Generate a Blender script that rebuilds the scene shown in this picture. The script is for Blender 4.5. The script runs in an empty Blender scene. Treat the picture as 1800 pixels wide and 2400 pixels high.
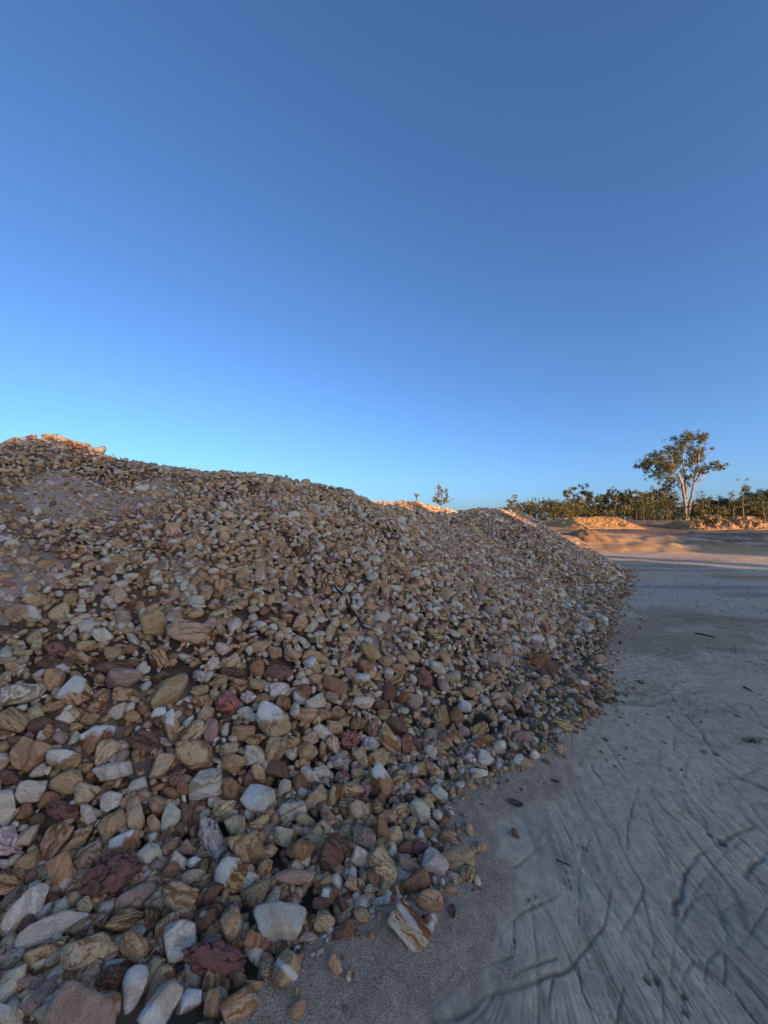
import bpy, bmesh, math, random
import numpy as np
from mathutils import Vector

# ------------------------------------------------------------------ camera, light, exposure
sc = bpy.context.scene
F = 901.0          # focal length in photograph pixels (1800 x 2400 frame)
CX, HY = 900.0, 1230.0
CAMZ = 1.6
cam_d = bpy.data.cameras.new('camera')
cam = bpy.data.objects.new('camera', cam_d)
sc.collection.objects.link(cam)
cam.location = (0, 0, CAMZ)
cam.rotation_euler = (math.radians(90), 0, 0)
cam_d.sensor_fit = 'VERTICAL'
cam_d.sensor_height = 24.0
cam_d.sensor_width = 18.0
cam_d.lens = F / 2400.0 * 24.0
cam_d.shift_y = (HY - 1200.0) / 2400.0
cam_d.clip_start = 0.02
cam_d.clip_end = 6000
sc.camera = cam

SUN_ELEV = math.radians(9.0)
SUN_AZ = math.radians(138.0)          # clockwise from +Y: behind the camera, to its right
sdir = Vector((math.sin(SUN_AZ) * math.cos(SUN_ELEV), math.cos(SUN_AZ) * math.cos(SUN_ELEV), math.sin(SUN_ELEV)))
world = bpy.data.worlds.new('World')
sc.world = world
world.use_nodes = True
wn, wl = world.node_tree.nodes, world.node_tree.links
wn.clear()
sky = wn.new('ShaderNodeTexSky')
sky.sky_type = 'NISHITA'
sky.sun_disc = False
sky.sun_elevation = SUN_ELEV
sky.sun_rotation = SUN_AZ
sky.altitude = 200
sky.air_density = 0.7
sky.dust_density = 2.3
sky.ozone_density = 3.9
bg = wn.new('ShaderNodeBackground')
bg.inputs['Strength'].default_value = 0.15
wo = wn.new('ShaderNodeOutputWorld')
wl.new(sky.outputs[0], bg.inputs['Color'])
wl.new(bg.outputs[0], wo.inputs['Surface'])
sun_d = bpy.data.lights.new('sun', 'SUN')
sun_d.energy = 4.2
sun_d.angle = math.radians(0.5)
sun_d.color = (1.0, 0.60, 0.27)
sun = bpy.data.objects.new('sun', sun_d)
sun.rotation_euler = sdir.to_track_quat('Z', 'Y').to_euler()
sun.location = (8, -8, 12)
sc.collection.objects.link(sun)
sc.view_settings.view_transform = 'Standard'
sc.view_settings.look = 'None'
sc.view_settings.gamma = 1.0
sc.view_settings.use_curve_mapping = False
sc.view_settings.exposure = 1.13
sc.render.engine = 'CYCLES'
sc.cycles.max_bounces = 6
sc.cycles.diffuse_bounces = 3

# ------------------------------------------------------------------ helpers
COL = sc.collection
RNG = np.random.default_rng(7)
random.seed(7)


def px2w(px, py, t):
    return np.array([(px - CX) / F * t, t, CAMZ + (HY - py) / F * t])


def gpt(px, py, z=0.0):
    """the point of the flat pit floor seen at a pixel of the photograph"""
    t = (CAMZ - z) * F / (py - HY)
    return ((px - CX) / F * t, t)


def _hash(ix, iy, iz, seed):
    h = (ix.astype(np.uint32) * np.uint32(374761393) + iy.astype(np.uint32) * np.uint32(668265263)
         + iz.astype(np.uint32) * np.uint32(2147483647 - 104729) + np.uint32(seed * 974711 % 4294967291))
    h = (h ^ (h >> np.uint32(13))) * np.uint32(1274126177)
    h = (h ^ (h >> np.uint32(16))) * np.uint32(2246822519)
    return ((h ^ (h >> np.uint32(15))) & np.uint32(0xFFFFFF)).astype(np.float64) / 16777215.0 * 2 - 1


def noise3(x, y, z, seed=0):
    x, y, z = np.asarray(x, float), np.asarray(y, float), np.asarray(z, float)
    ix, iy, iz = np.floor(x).astype(np.int64), np.floor(y).astype(np.int64), np.floor(z).astype(np.int64)
    fx, fy, fz = x - ix, y - iy, z - iz
    ux, uy, uz = (f * f * f * (f * (f * 6 - 15) + 10) for f in (fx, fy, fz))
    r = 0
    for dx in (0, 1):
        for dy in (0, 1):
            for dz in (0, 1):
                w = (ux if dx else 1 - ux) * (uy if dy else 1 - uy) * (uz if dz else 1 - uz)
                r = r + w * _hash(ix + dx, iy + dy, iz + dz, seed)
    return r


def noise2(x, y, seed=0):
    x, y = np.asarray(x, float), np.asarray(y, float)
    ix, iy = np.floor(x).astype(np.int64), np.floor(y).astype(np.int64)
    fx, fy = x - ix, y - iy
    ux, uy = (f * f * f * (f * (f * 6 - 15) + 10) for f in (fx, fy))
    zz = np.zeros_like(ix)
    r = 0
    for dx in (0, 1):
        for dy in (0, 1):
            w = (ux if dx else 1 - ux) * (uy if dy else 1 - uy)
            r = r + w * _hash(ix + dx, iy + dy, zz, seed)
    return r


def fbm2(x, y, seed=0, octv=4, gain=0.5):
    r, a, f = 0, 1.0, 1.0
    for k in range(octv):
        r = r + a * noise2(x * f + 17.3 * k, y * f - 9.1 * k, seed + k)
        a *= gain
        f *= 2.03
    return r


def sstep(a, b, x):
    t = np.clip((np.asarray(x, float) - a) / (b - a), 0, 1)
    return t * t * (3 - 2 * t)


def smin(a, b, k):
    h = np.clip(0.5 + 0.5 * (b - a) / k, 0, 1)
    return b * (1 - h) + a * h - k * h * (1 - h)


def smax(a, b, k):
    return -smin(-a, -b, k)


def seg_dist(x, y, a, b):
    ax, ay = a
    dx, dy = b[0] - ax, b[1] - ay
    L = dx * dx + dy * dy + 1e-12
    t = np.clip(((x - ax) * dx + (y - ay) * dy) / L, 0, 1)
    return np.hypot(x - ax - t * dx, y - ay - t * dy), t


def tag(o, label=None, cat=None, group=None, kind=None):
    if label:
        o['label'] = label
    if cat:
        o['category'] = cat
    if group:
        o['group'] = group
    if kind:
        o['kind'] = kind
    return o


def mesh_np(name, verts, faces, mat=None, smooth=True, attrs=None, parent=None, link=True):
    """one mesh object from numpy arrays; faces (n,3) or (n,4)"""
    verts = np.ascontiguousarray(verts, dtype=np.float32)
    faces = np.ascontiguousarray(faces, dtype=np.int32)
    me = bpy.data.meshes.new(name)
    n, k = faces.shape
    me.vertices.add(len(verts))
    me.vertices.foreach_set('co', verts.ravel())
    me.loops.add(n * k)
    me.loops.foreach_set('vertex_index', faces.ravel())
    me.polygons.add(n)
    me.polygons.foreach_set('loop_start', np.arange(0, n * k, k, dtype=np.int32))
    try:
        me.polygons.foreach_set('loop_total', np.full(n, k, dtype=np.int32))
    except Exception:
        pass
    if smooth:
        me.polygons.foreach_set('use_smooth', np.ones(n, dtype=bool))
    for an, (ty, arr) in (attrs or {}).items():
        at = me.attributes.new(an, ty, 'POINT')
        if ty == 'FLOAT_VECTOR':
            at.data.foreach_set('vector', np.ascontiguousarray(arr, dtype=np.float32).ravel())
        elif ty == 'FLOAT_COLOR':
            a4 = np.ones((len(arr), 4), np.float32)
            a4[:, :3] = arr
            at.data.foreach_set('color', a4.ravel())
        else:
            at.data.foreach_set('value', np.ascontiguousarray(arr, dtype=np.float32).ravel())
    me.update(calc_edges=True)
    if mat:
        me.materials.append(mat)
    if not link:
        return me
    o = bpy.data.objects.new(name, me)
    COL.objects.link(o)
    if parent:
        o.parent = parent
    return o


def empty(name, loc):
    o = bpy.data.objects.new(name, None)
    o.empty_display_size = 0.2
    o.location = loc
    COL.objects.link(o)
    return o


class NT:
    """small wrapper to wire material nodes"""

    def __init__(self, name, rough=0.9, spec=0.25):
        self.m = bpy.data.materials.new(name)
        self.m.use_nodes = True
        self.n, self.l = self.m.node_tree.nodes, self.m.node_tree.links
        self.b = self.n['Principled BSDF']
        self.b.inputs['Roughness'].default_value = rough
        self.b.inputs['Specular IOR Level'].default_value = spec

    def put(self, sock, v):
        if isinstance(v, bpy.types.NodeSocket):
            self.l.new(v, sock)
        elif isinstance(v, (tuple, list)) and sock.type == 'RGBA' and len(v) == 3:
            sock.default_value = (*v, 1)
        else:
            sock.default_value = v

    def attr(self, name, out='Vector'):
        n = self.n.new('ShaderNodeAttribute')
        n.attribute_name = name
        return n.outputs[out]

    def pos(self):
        return self.n.new('ShaderNodeTexCoord').outputs['Object']

    def noise(self, vec, scale, detail=3, rough=0.5, dist=0.0, out='Fac'):
        n = self.n.new('ShaderNodeTexNoise')
        self.put(n.inputs['Vector'], vec)
        self.put(n.inputs['Scale'], scale)
        n.inputs['Detail'].default_value = detail
        n.inputs['Roughness'].default_value = rough
        n.inputs['Distortion'].default_value = dist
        return n.outputs[out]

    def voro(self, vec, scale, feature='F1', out='Distance'):
        n = self.n.new('ShaderNodeTexVoronoi')
        n.feature = feature
        self.put(n.inputs['Vector'], vec)
        self.put(n.inputs['Scale'], scale)
        return n.outputs[out]

    def math(self, op, a, b=0.0, c=None, clamp=False):
        n = self.n.new('ShaderNodeMath')
        n.operation = op
        n.use_clamp = clamp
        self.put(n.inputs[0], a)
        self.put(n.inputs[1], b)
        if c is not None:
            self.put(n.inputs[2], c)
        return n.outputs[0]

    def vmath(self, op, a, b):
        n = self.n.new('ShaderNodeVectorMath')
        n.operation = op
        self.put(n.inputs[0], a)
        self.put(n.inputs[1], b)
        return n.outputs[0]

    def rng(self, v, a, b, c=0.0, d=1.0, smooth=True):
        n = self.n.new('ShaderNodeMapRange')
        if smooth:
            n.interpolation_type = 'SMOOTHSTEP'
        self.put(n.inputs[0], v)
        for k, q in zip((1, 2, 3, 4), (a, b, c, d)):
            self.put(n.inputs[k], q)
        return n.outputs[0]

    def mix(self, f, a, b, mode='MIX'):
        n = self.n.new('ShaderNodeMix')
        n.data_type = 'RGBA'
        n.blend_type = mode
        self.put(n.inputs[0], f)
        self.put(n.inputs[6], a)
        self.put(n.inputs[7], b)
        return n.outputs[2]

    def sep(self, v):
        n = self.n.new('ShaderNodeSeparateXYZ')
        self.put(n.inputs[0], v)
        return n.outputs

    def bump(self, h, strength, dist, normal=None):
        n = self.n.new('ShaderNodeBump')
        self.put(n.inputs['Height'], h)
        n.inputs['Strength'].default_value = strength
        n.inputs['Distance'].default_value = dist
        if normal is not None:
            self.put(n.inputs['Normal'], normal)
        self.l.new(n.outputs[0], self.b.inputs['Normal'])
        return n.outputs[0]

    def color(self, c):
        self.put(self.b.inputs['Base Color'], c)


# ------------------------------------------------------------------ materials
def mat_rock():
    k = NT('banded_sandstone', 0.88, 0.3)
    p = k.attr('rpos')
    par = k.sep(k.attr('rpar'))                       # band strength, band frequency, speckle
    a, b, c = k.attr('tint_a', 'Color'), k.attr('tint_b', 'Color'), k.attr('tint_c', 'Color')
    warp = k.noise(p, 1.6, 3, 0.55, 0.0, 'Color')
    w2 = k.vmath('SCALE', k.vmath('SUBTRACT', warp, (0.5, 0.5, 0.5)), (0, 0, 0))
    w2.node.inputs['Scale'].default_value = 0.75
    q = k.vmath('ADD', p, w2)
    st = k.vmath('MULTIPLY', q, (0.10, 0.10, 1.0))
    bands = k.noise(st, par[1], 4, 0.62, 0.25)
    fine = k.noise(st, k.math('MULTIPLY', par[1], 3.3), 2, 0.6)
    bm = k.rng(bands, 0.50, 0.56)
    line = k.math('SUBTRACT', 1.0, k.rng(k.math('ABSOLUTE', k.math('SUBTRACT', bands, 0.43)), 0.0, 0.028))
    bm = k.math('MAXIMUM', bm, k.math('MULTIPLY', line, 0.9))
    bm = k.math('MULTIPLY', bm, k.rng(fine, 0.25, 0.6, 0.55, 1.0))
    bm = k.math('MULTIPLY', bm, par[0], clamp=True)
    col = k.mix(bm, a, b)
    cap = k.attr('cap', 'Fac')
    col = k.mix(cap, col, c)
    blotch = k.noise(p, 2.2, 4, 0.6)
    col = k.mix(1.0, col, k.mix(blotch, (0.80, 0.76, 0.72), (1.2, 1.2, 1.2)), 'MULTIPLY')
    grain = k.noise(p, 26, 3, 0.7)
    g2 = k.rng(grain, 0.3, 0.72, 0.68, 1.28, False)
    gm = k.n.new('ShaderNodeCombineColor')
    for i in range(3):
        k.l.new(g2, gm.inputs[i])
    col = k.mix(1.0, col, gm.outputs[0], 'MULTIPLY')
    pit = k.math('MULTIPLY', k.rng(k.noise(p, 11, 2, 0.5), 0.58, 0.66), par[2])
    col = k.mix(pit, col, (0.05, 0.03, 0.022))
    k.color(col)
    h = k.math('ADD', k.math('MULTIPLY', grain, 0.5), k.math('MULTIPLY', bm, -0.5))
    h = k.math('ADD', h, k.math('MULTIPLY', k.noise(p, 6, 4, 0.6), 0.9))
    h = k.math('SUBTRACT', h, k.math('MULTIPLY', pit, 1.0))
    k.bump(h, 0.55, 0.006)
    return k.m


def mat_clay():
    k = NT('cracked_clay', 0.95, 0.15)
    p = k.attr('rpos')
    a, c = k.attr('tint_a', 'Color'), k.attr('tint_c', 'Color')
    crack = k.attr('cap', 'Fac')
    col = k.mix(k.rng(k.noise(p, 2.3, 4, 0.6), 0.45, 0.68), a, c)
    g = k.noise(p, 16, 4, 0.7)
    col = k.mix(1.0, col, k.mix(g, (0.55, 0.55, 0.55), (1.4, 1.4, 1.4)), 'MULTIPLY')
    col = k.mix(k.rng(k.noise(p, 13, 1, 0.5), 0.745, 0.765), col, (0.38, 0.33, 0.28))
    col = k.mix(k.math('MULTIPLY', crack, 0.95), col, (0.03, 0.016, 0.014))
    k.color(col)
    k.bump(k.math('ADD', k.math('MULTIPLY', g, 0.6), k.noise(p, 5, 5, 0.65)), 0.7, 0.01)
    return k.m


def mat_ground():
    k = NT('pit_floor_silt', 0.9, 0.2)
    p = k.pos()
    base = k.attr('gcol', 'Color')
    coarse = k.attr('coarse', 'Fac')
    g = k.noise(p, 230, 2, 0.75)
    g1 = k.noise(p, 38, 4, 0.65)
    big = k.noise(p, 3.0, 4, 0.6)
    col = k.mix(1.0, base, k.mix(big, (0.84, 0.84, 0.84), (1.15, 1.15, 1.15)), 'MULTIPLY')
    col = k.mix(1.0, col, k.mix(g1, (0.86, 0.86, 0.86), (1.14, 1.14, 1.14)), 'MULTIPLY')
    sp = k.mix(k.rng(g, 0.33, 0.68), (0.35, 0.35, 0.37), (1.65, 1.6, 1.52))
    col = k.mix(k.math('MULTIPLY', coarse, 0.85), col, k.mix(1.0, col, sp, 'MULTIPLY'))
    mot = k.noise(k.vmath('MULTIPLY', p, (1.6, 1.0, 1.0)), 13, 5, 0.7)
    col = k.mix(1.0, col, k.mix(k.rng(mot, 0.35, 0.65), (0.84, 0.84, 0.84), (1.12, 1.12, 1.12)), 'MULTIPLY')
    sp2 = k.rng(k.noise(p, 95, 2, 0.6), 0.66, 0.74)
    col = k.mix(k.math('MULTIPLY', sp2, 0.35), col, (0.12, 0.10, 0.085))
    fleck = k.rng(k.noise(p, 150, 1, 0.5), 0.78, 0.81)
    col = k.mix(k.math('MULTIPLY', fleck, k.math('ADD', coarse, 0.15)), col, (0.62, 0.6, 0.56))
    k.color(col)
    h = k.math('ADD', k.math('MULTIPLY', g, k.math('ADD', k.math('MULTIPLY', coarse, 1.2), 0.12)), k.math('MULTIPLY', g1, 0.7))
    h = k.math('ADD', h, k.math('MULTIPLY', mot, 1.2))
    k.bump(h, 0.5, 0.006)
    return k.m


def mat_dirt(name, c1, c2, scale=1.0):
    k = NT(name, 0.95, 0.1)
    p = k.pos()
    n1 = k.noise(p, 1.1 * scale, 5, 0.65)
    n2 = k.noise(p, 7 * scale, 4, 0.7)
    col = k.mix(k.rng(n1, 0.35, 0.65), c1, c2)
    col = k.mix(1.0, col, k.mix(n2, (0.6, 0.6, 0.6), (1.4, 1.4, 1.4)), 'MULTIPLY')
    k.color(col)
    k.bump(k.math('ADD', n1, k.math('MULTIPLY', n2, 0.6)), 0.6, 0.12 / scale)
    return k.m


def mat_plain(name, c1, c2, scale=8.0, rough=0.85, stretch=(1, 1, 1)):
    k = NT(name, rough, 0.2)
    p = k.vmath('MULTIPLY', k.pos(), stretch)
    n = k.noise(p, scale, 4, 0.6)
    k.color(k.mix(k.rng(n, 0.35, 0.65), c1, c2))
    k.bump(n, 0.4, 0.02)
    return k.m


def mat_leaf(name, c1, c2, c3):
    k = NT(name, 0.6, 0.3)
    n = k.attr('shade', 'Fac')
    col = k.mix(k.rng(n, 0.0, 0.55), c1, c2)
    col = k.mix(k.rng(n, 0.6, 1.0), col, c3)
    k.color(col)
    tr = k.n.new('ShaderNodeBsdfTranslucent')
    k.put(tr.inputs['Color'], col)
    mx = k.n.new('ShaderNodeMixShader')
    mx.inputs[0].default_value = 0.42
    k.l.new(k.b.outputs[0], mx.inputs[1])
    k.l.new(tr.outputs[0], mx.inputs[2])
    k.l.new(mx.outputs[0], k.n['Material Output'].inputs['Surface'])
    return k.m


M_ROCK = mat_rock()
M_CLAY = mat_clay()
M_GROUND = mat_ground()
# ------------------------------------------------------------------ the shape of the pit floor and of the stone heap
TOE_PX = [(542, 2400), (640, 2289), (730, 2215), (825, 2165), (966, 2105), (1060, 2075), (1096, 2030), (1050, 1960), (1035, 1900),
          (1062, 1850), (1139, 1830), (1215, 1790), (1269, 1752), (1345, 1690), (1400, 1662), (1405, 1617), (1408, 1560),
          (1400, 1519), (1421, 1454), (1440, 1400), (1454, 1356)]
TOE = [(-9.5, -9.5), (-4.2, -3.4), (-1.5, 0.15)] + [gpt(*q) for q in TOE_PX] + [
    (7.9, 12.7), (8.5, 13.8), (8.6, 15.2), (8.0, 17.0), (6.6, 19.5), (6.2, 24), (0, 27), (-9, 24), (-16, 12), (-20, -4)]
TOE = np.array(TOE)


def toe_sd(x, y):
    """signed distance to the foot of the heap, positive inside"""
    x, y = np.asarray(x, float), np.asarray(y, float)
    d = np.full(x.shape, 1e9)
    ins = np.zeros(x.shape, bool)
    n = len(TOE)
    for i in range(n):
        a, b = TOE[i], TOE[(i + 1) % n]
        sd, _ = seg_dist(x, y, a, b)
        d = np.minimum(d, sd)
        c = (a[1] > y) != (b[1] > y)
        xi = (b[0] - a[0]) * (y - a[1]) / (b[1] - a[1] + 1e-12) + a[0]
        ins ^= c & (x < xi)
    return np.where(ins, d, -d)


# crest of the heap: pixel of the photograph, depth, and how much the stones add above the core
CREST_PX = [(-420, 1050, 4.6), (-150, 1032, 5.3), (0, 1030, 5.6), (75, 1018, 5.8), (130, 1017, 5.9), (190, 1033, 6.0), (245, 1062, 6.1), (300, 1068, 6.2),
            (500, 1093, 6.4), (650, 1112, 7.0), (760, 1133, 7.7), (850, 1160, 8.6), (940, 1184, 9.8), (1010, 1198, 11.2),
            (1060, 1197, 12.2), (1105, 1187, 13.1), (1150, 1186, 13.6), (1172, 1195, 14.2), (1205, 1193, 15.0)]
CREST = np.array([px2w(*q) for q in CREST_PX])
FAR_PX = [(700, 1185, 18.5), (800, 1176, 19), (900, 1169, 19), (975, 1171, 19.3), (1015, 1183, 19.6), (1065, 1194, 20)]
FARC = np.array([px2w(*q) for q in FAR_PX])


def ridge(x, y, P, slope, back=None):
    h = np.full(np.shape(x), -9.0)
    for a, b in zip(P[:-1], P[1:]):
        d, t = seg_dist(x, y, a[:2], b[:2])
        h = np.maximum(h, a[2] + (b[2] - a[2]) * t - slope * np.sqrt(d * d + 0.02))
    return h


def heap_h(x, y):
    s = toe_sd(x, y)
    lo = 0.64 * s + 0.075 * (1 - np.exp(-np.maximum(s, 0) / 0.06))
    cap = ridge(x, y, CREST, 0.55)
    far = ridge(x, y, FARC, 0.6)
    h = smin(lo, cap, 0.18)
    h = np.maximum(h, far)
    n = 0.07 * noise2(x * 0.9, y * 0.9, 3) + 0.045 * noise2(x * 2.4, y * 2.4, 5) + 0.02 * noise2(x * 6, y * 6, 6)
    return h + n * sstep(0.0, 0.8, s)


# grooves left by running water on the pit floor, traced from the photograph: (origin x, origin y, scale), half-width px, points
Z3, Z6, Z2 = (1200, 1800), (1200, 1300), (600, 1800)
RILLS = [
    (Z3, 3, [(520, 0), (590, 110)]), (Z3, 3.5, [(540, 210), (600, 340), (680, 460), (740, 590), (800, 690), (845, 780), (830, 850), (780, 940), (700, 1060)]),
    (Z3, 4, [(845, 830), (880, 960), (920, 1120), (910, 1240)]), (Z3, 3, [(820, 130), (780, 260), (750, 380), (740, 530)]),
    (Z3, 6, [(1550, 370), (1440, 430), (1340, 490), (1200, 580), (1120, 700), (1070, 850), (1030, 950)]),
    (Z3, 4, [(1060, 900), (1050, 1080), (1040, 1250), (1020, 1370)]),
    (Z3, 3, [(1500, 470), (1370, 560), (1280, 680), (1220, 760), (1100, 960), (1070, 1040)]),
    (Z3, 4, [(500, 450), (450, 560), (430, 700), (430, 850), (435, 1000)]),
    (Z3, 3.5, [(640, 760), (620, 920), (590, 1040), (510, 1130), (430, 1240)]),
    (Z3, 8, [(430, 1250), (330, 1310), (180, 1380), (0, 1440), (-180, 1500), (-360, 1600), (-510, 1659)]),
    (Z3, 4, [(300, 820), (160, 890), (0, 1000)]), (Z3, 5, [(280, 1230), (130, 1290), (0, 1350)]),
    (Z3, 4, [(1659, 910), (1560, 1060), (1450, 1170), (1390, 1130), (1380, 1050)]), (Z3, 8, [(1659, 550), (1540, 630), (1500, 700)]),
    (Z3, 4, [(240, 460), (120, 550), (0, 660)]), (Z3, 3.5, [(1330, 1190), (1270, 1260), (1240, 1380)]),
    (Z3, 3.5, [(1180, 1240), (1110, 1330), (1090, 1400)]), (Z3, 4, [(1659, 1580), (1560, 1430), (1480, 1320)]),
    (Z3, 3, [(340, 380), (390, 480), (410, 550)]), (Z3, 3, [(150, 0), (230, 200), (330, 340), (380, 470)]),
    (Z3, 3, [(340, 0), (380, 130), (450, 250), (480, 330)]), (Z3, 3, [(430, 1280), (450, 1450), (520, 1560)]),
    (Z3, 4, [(980, 1450), (990, 1659)]), (Z3, 3, [(780, 960), (830, 1120)]), (Z3, 3, [(270, 1370), (245, 1540)]),
    (Z3, 5, [(1180, 860), (1280, 820), (1330, 830)]), (Z3, 3, [(1290, 680), (1400, 690), (1480, 720)]), (Z3, 3, [(1370, 930), (1440, 880)]),
    (Z3, 3, [(560, 250), (640, 360), (700, 470)]), (Z3, 3, [(940, 450), (990, 560), (1020, 620)]), (Z3, 3, [(730, 1420), (690, 1560), (680, 1659)]),
    (Z3, 3, [(1450, 1450), (1520, 1560), (1600, 1659)]), (Z3, 3, [(1370, 1200), (1390, 1310), (1370, 1400)]),
    (Z2, 5, [(830, 1380), (740, 1480), (640, 1590), (600, 1659)]), (Z2, 4, [(1430, 1170), (1280, 1250), (1130, 1330), (1000, 1420)]),
    (Z2, 5, [(1659, 690), (1480, 780), (1380, 880), (1310, 950)]), (Z2, 3, [(1330, 1290), (1210, 1420), (1100, 1540)]),
    (Z2, 4, [(1659, 1230), (1500, 1290), (1380, 1370)]), (Z2, 4, [(940, 1250), (870, 1330)]),
    (Z6, 3, [(1020, 890), (1080, 980), (1110, 1010)]), (Z6, 3.5, [(560, 1160), (640, 1260), (720, 1390)]), (Z6, 3, [(560, 1160), (490, 1280), (430, 1380)]),
    (Z6, 3.5, [(480, 1300), (540, 1420), (590, 1500)]), (Z6, 4, [(1130, 1040), (1220, 1160), (1310, 1280)]), (Z6, 3, [(1000, 1050), (1100, 1150), (1180, 1190)]),
    (Z6, 2.5, [(550, 1170), (590, 1090), (700, 1060)]), (Z6, 2.5, [(790, 1090), (800, 1050), (760, 1030)]), (Z6, 3, [(200, 1200), (250, 1180)]),
    (Z6, 2.5, [(600, 780), (670, 860)]), (Z6, 3, [(1540, 980), (1620, 1100), (1659, 1140)]), (Z6, 2.5, [(760, 650), (870, 720), (900, 740)]),
    (Z6, 3, [(560, 560), (640, 620)]), (Z6, 2.5, [(1020, 870), (960, 900), (720, 970)]), (Z6, 2.5, [(1060, 1180), (1050, 1270)]),
    (Z6, 3, [(950, 1270), (960, 1400)]), (Z6, 4, [(1130, 1350), (1100, 1480)]), (Z6, 2.5, [(380, 1150), (390, 1330)]),
    (Z6, 3, [(1600, 1380), (1480, 1450)]), (Z6, 2.5, [(1380, 960), (1480, 1030), (1560, 1090)]),
]
PRINTS = [(1659, 1956, 7), (1692, 1976, 9), (1516, 2300, 9), (1541, 2297, 10), (1601, 2333, 9), (1607, 2371, 8), (1645, 1762, 7), (1675, 1768, 7),
          (1325, 2040, 4), (1332, 2062, 4), (1322, 2066, 4), (1336, 2076, 4), (1240, 2110, 4), (1250, 2122, 4), (1242, 2128, 4), (1254, 2102, 4),
          (1206, 2206, 5), (1208, 2222, 4), (1365, 1984, 4), (1374, 1990, 4), (1448, 1808, 3), (1470, 1812, 3), (1480, 1810, 3), (1460, 1822, 3),
          (1420, 1782, 4), (1462, 1780, 4), (1468, 1700, 4), (1436, 1692, 4), (1495, 1790, 3), (1505, 1797, 3), (1568, 1802, 4)]


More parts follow.
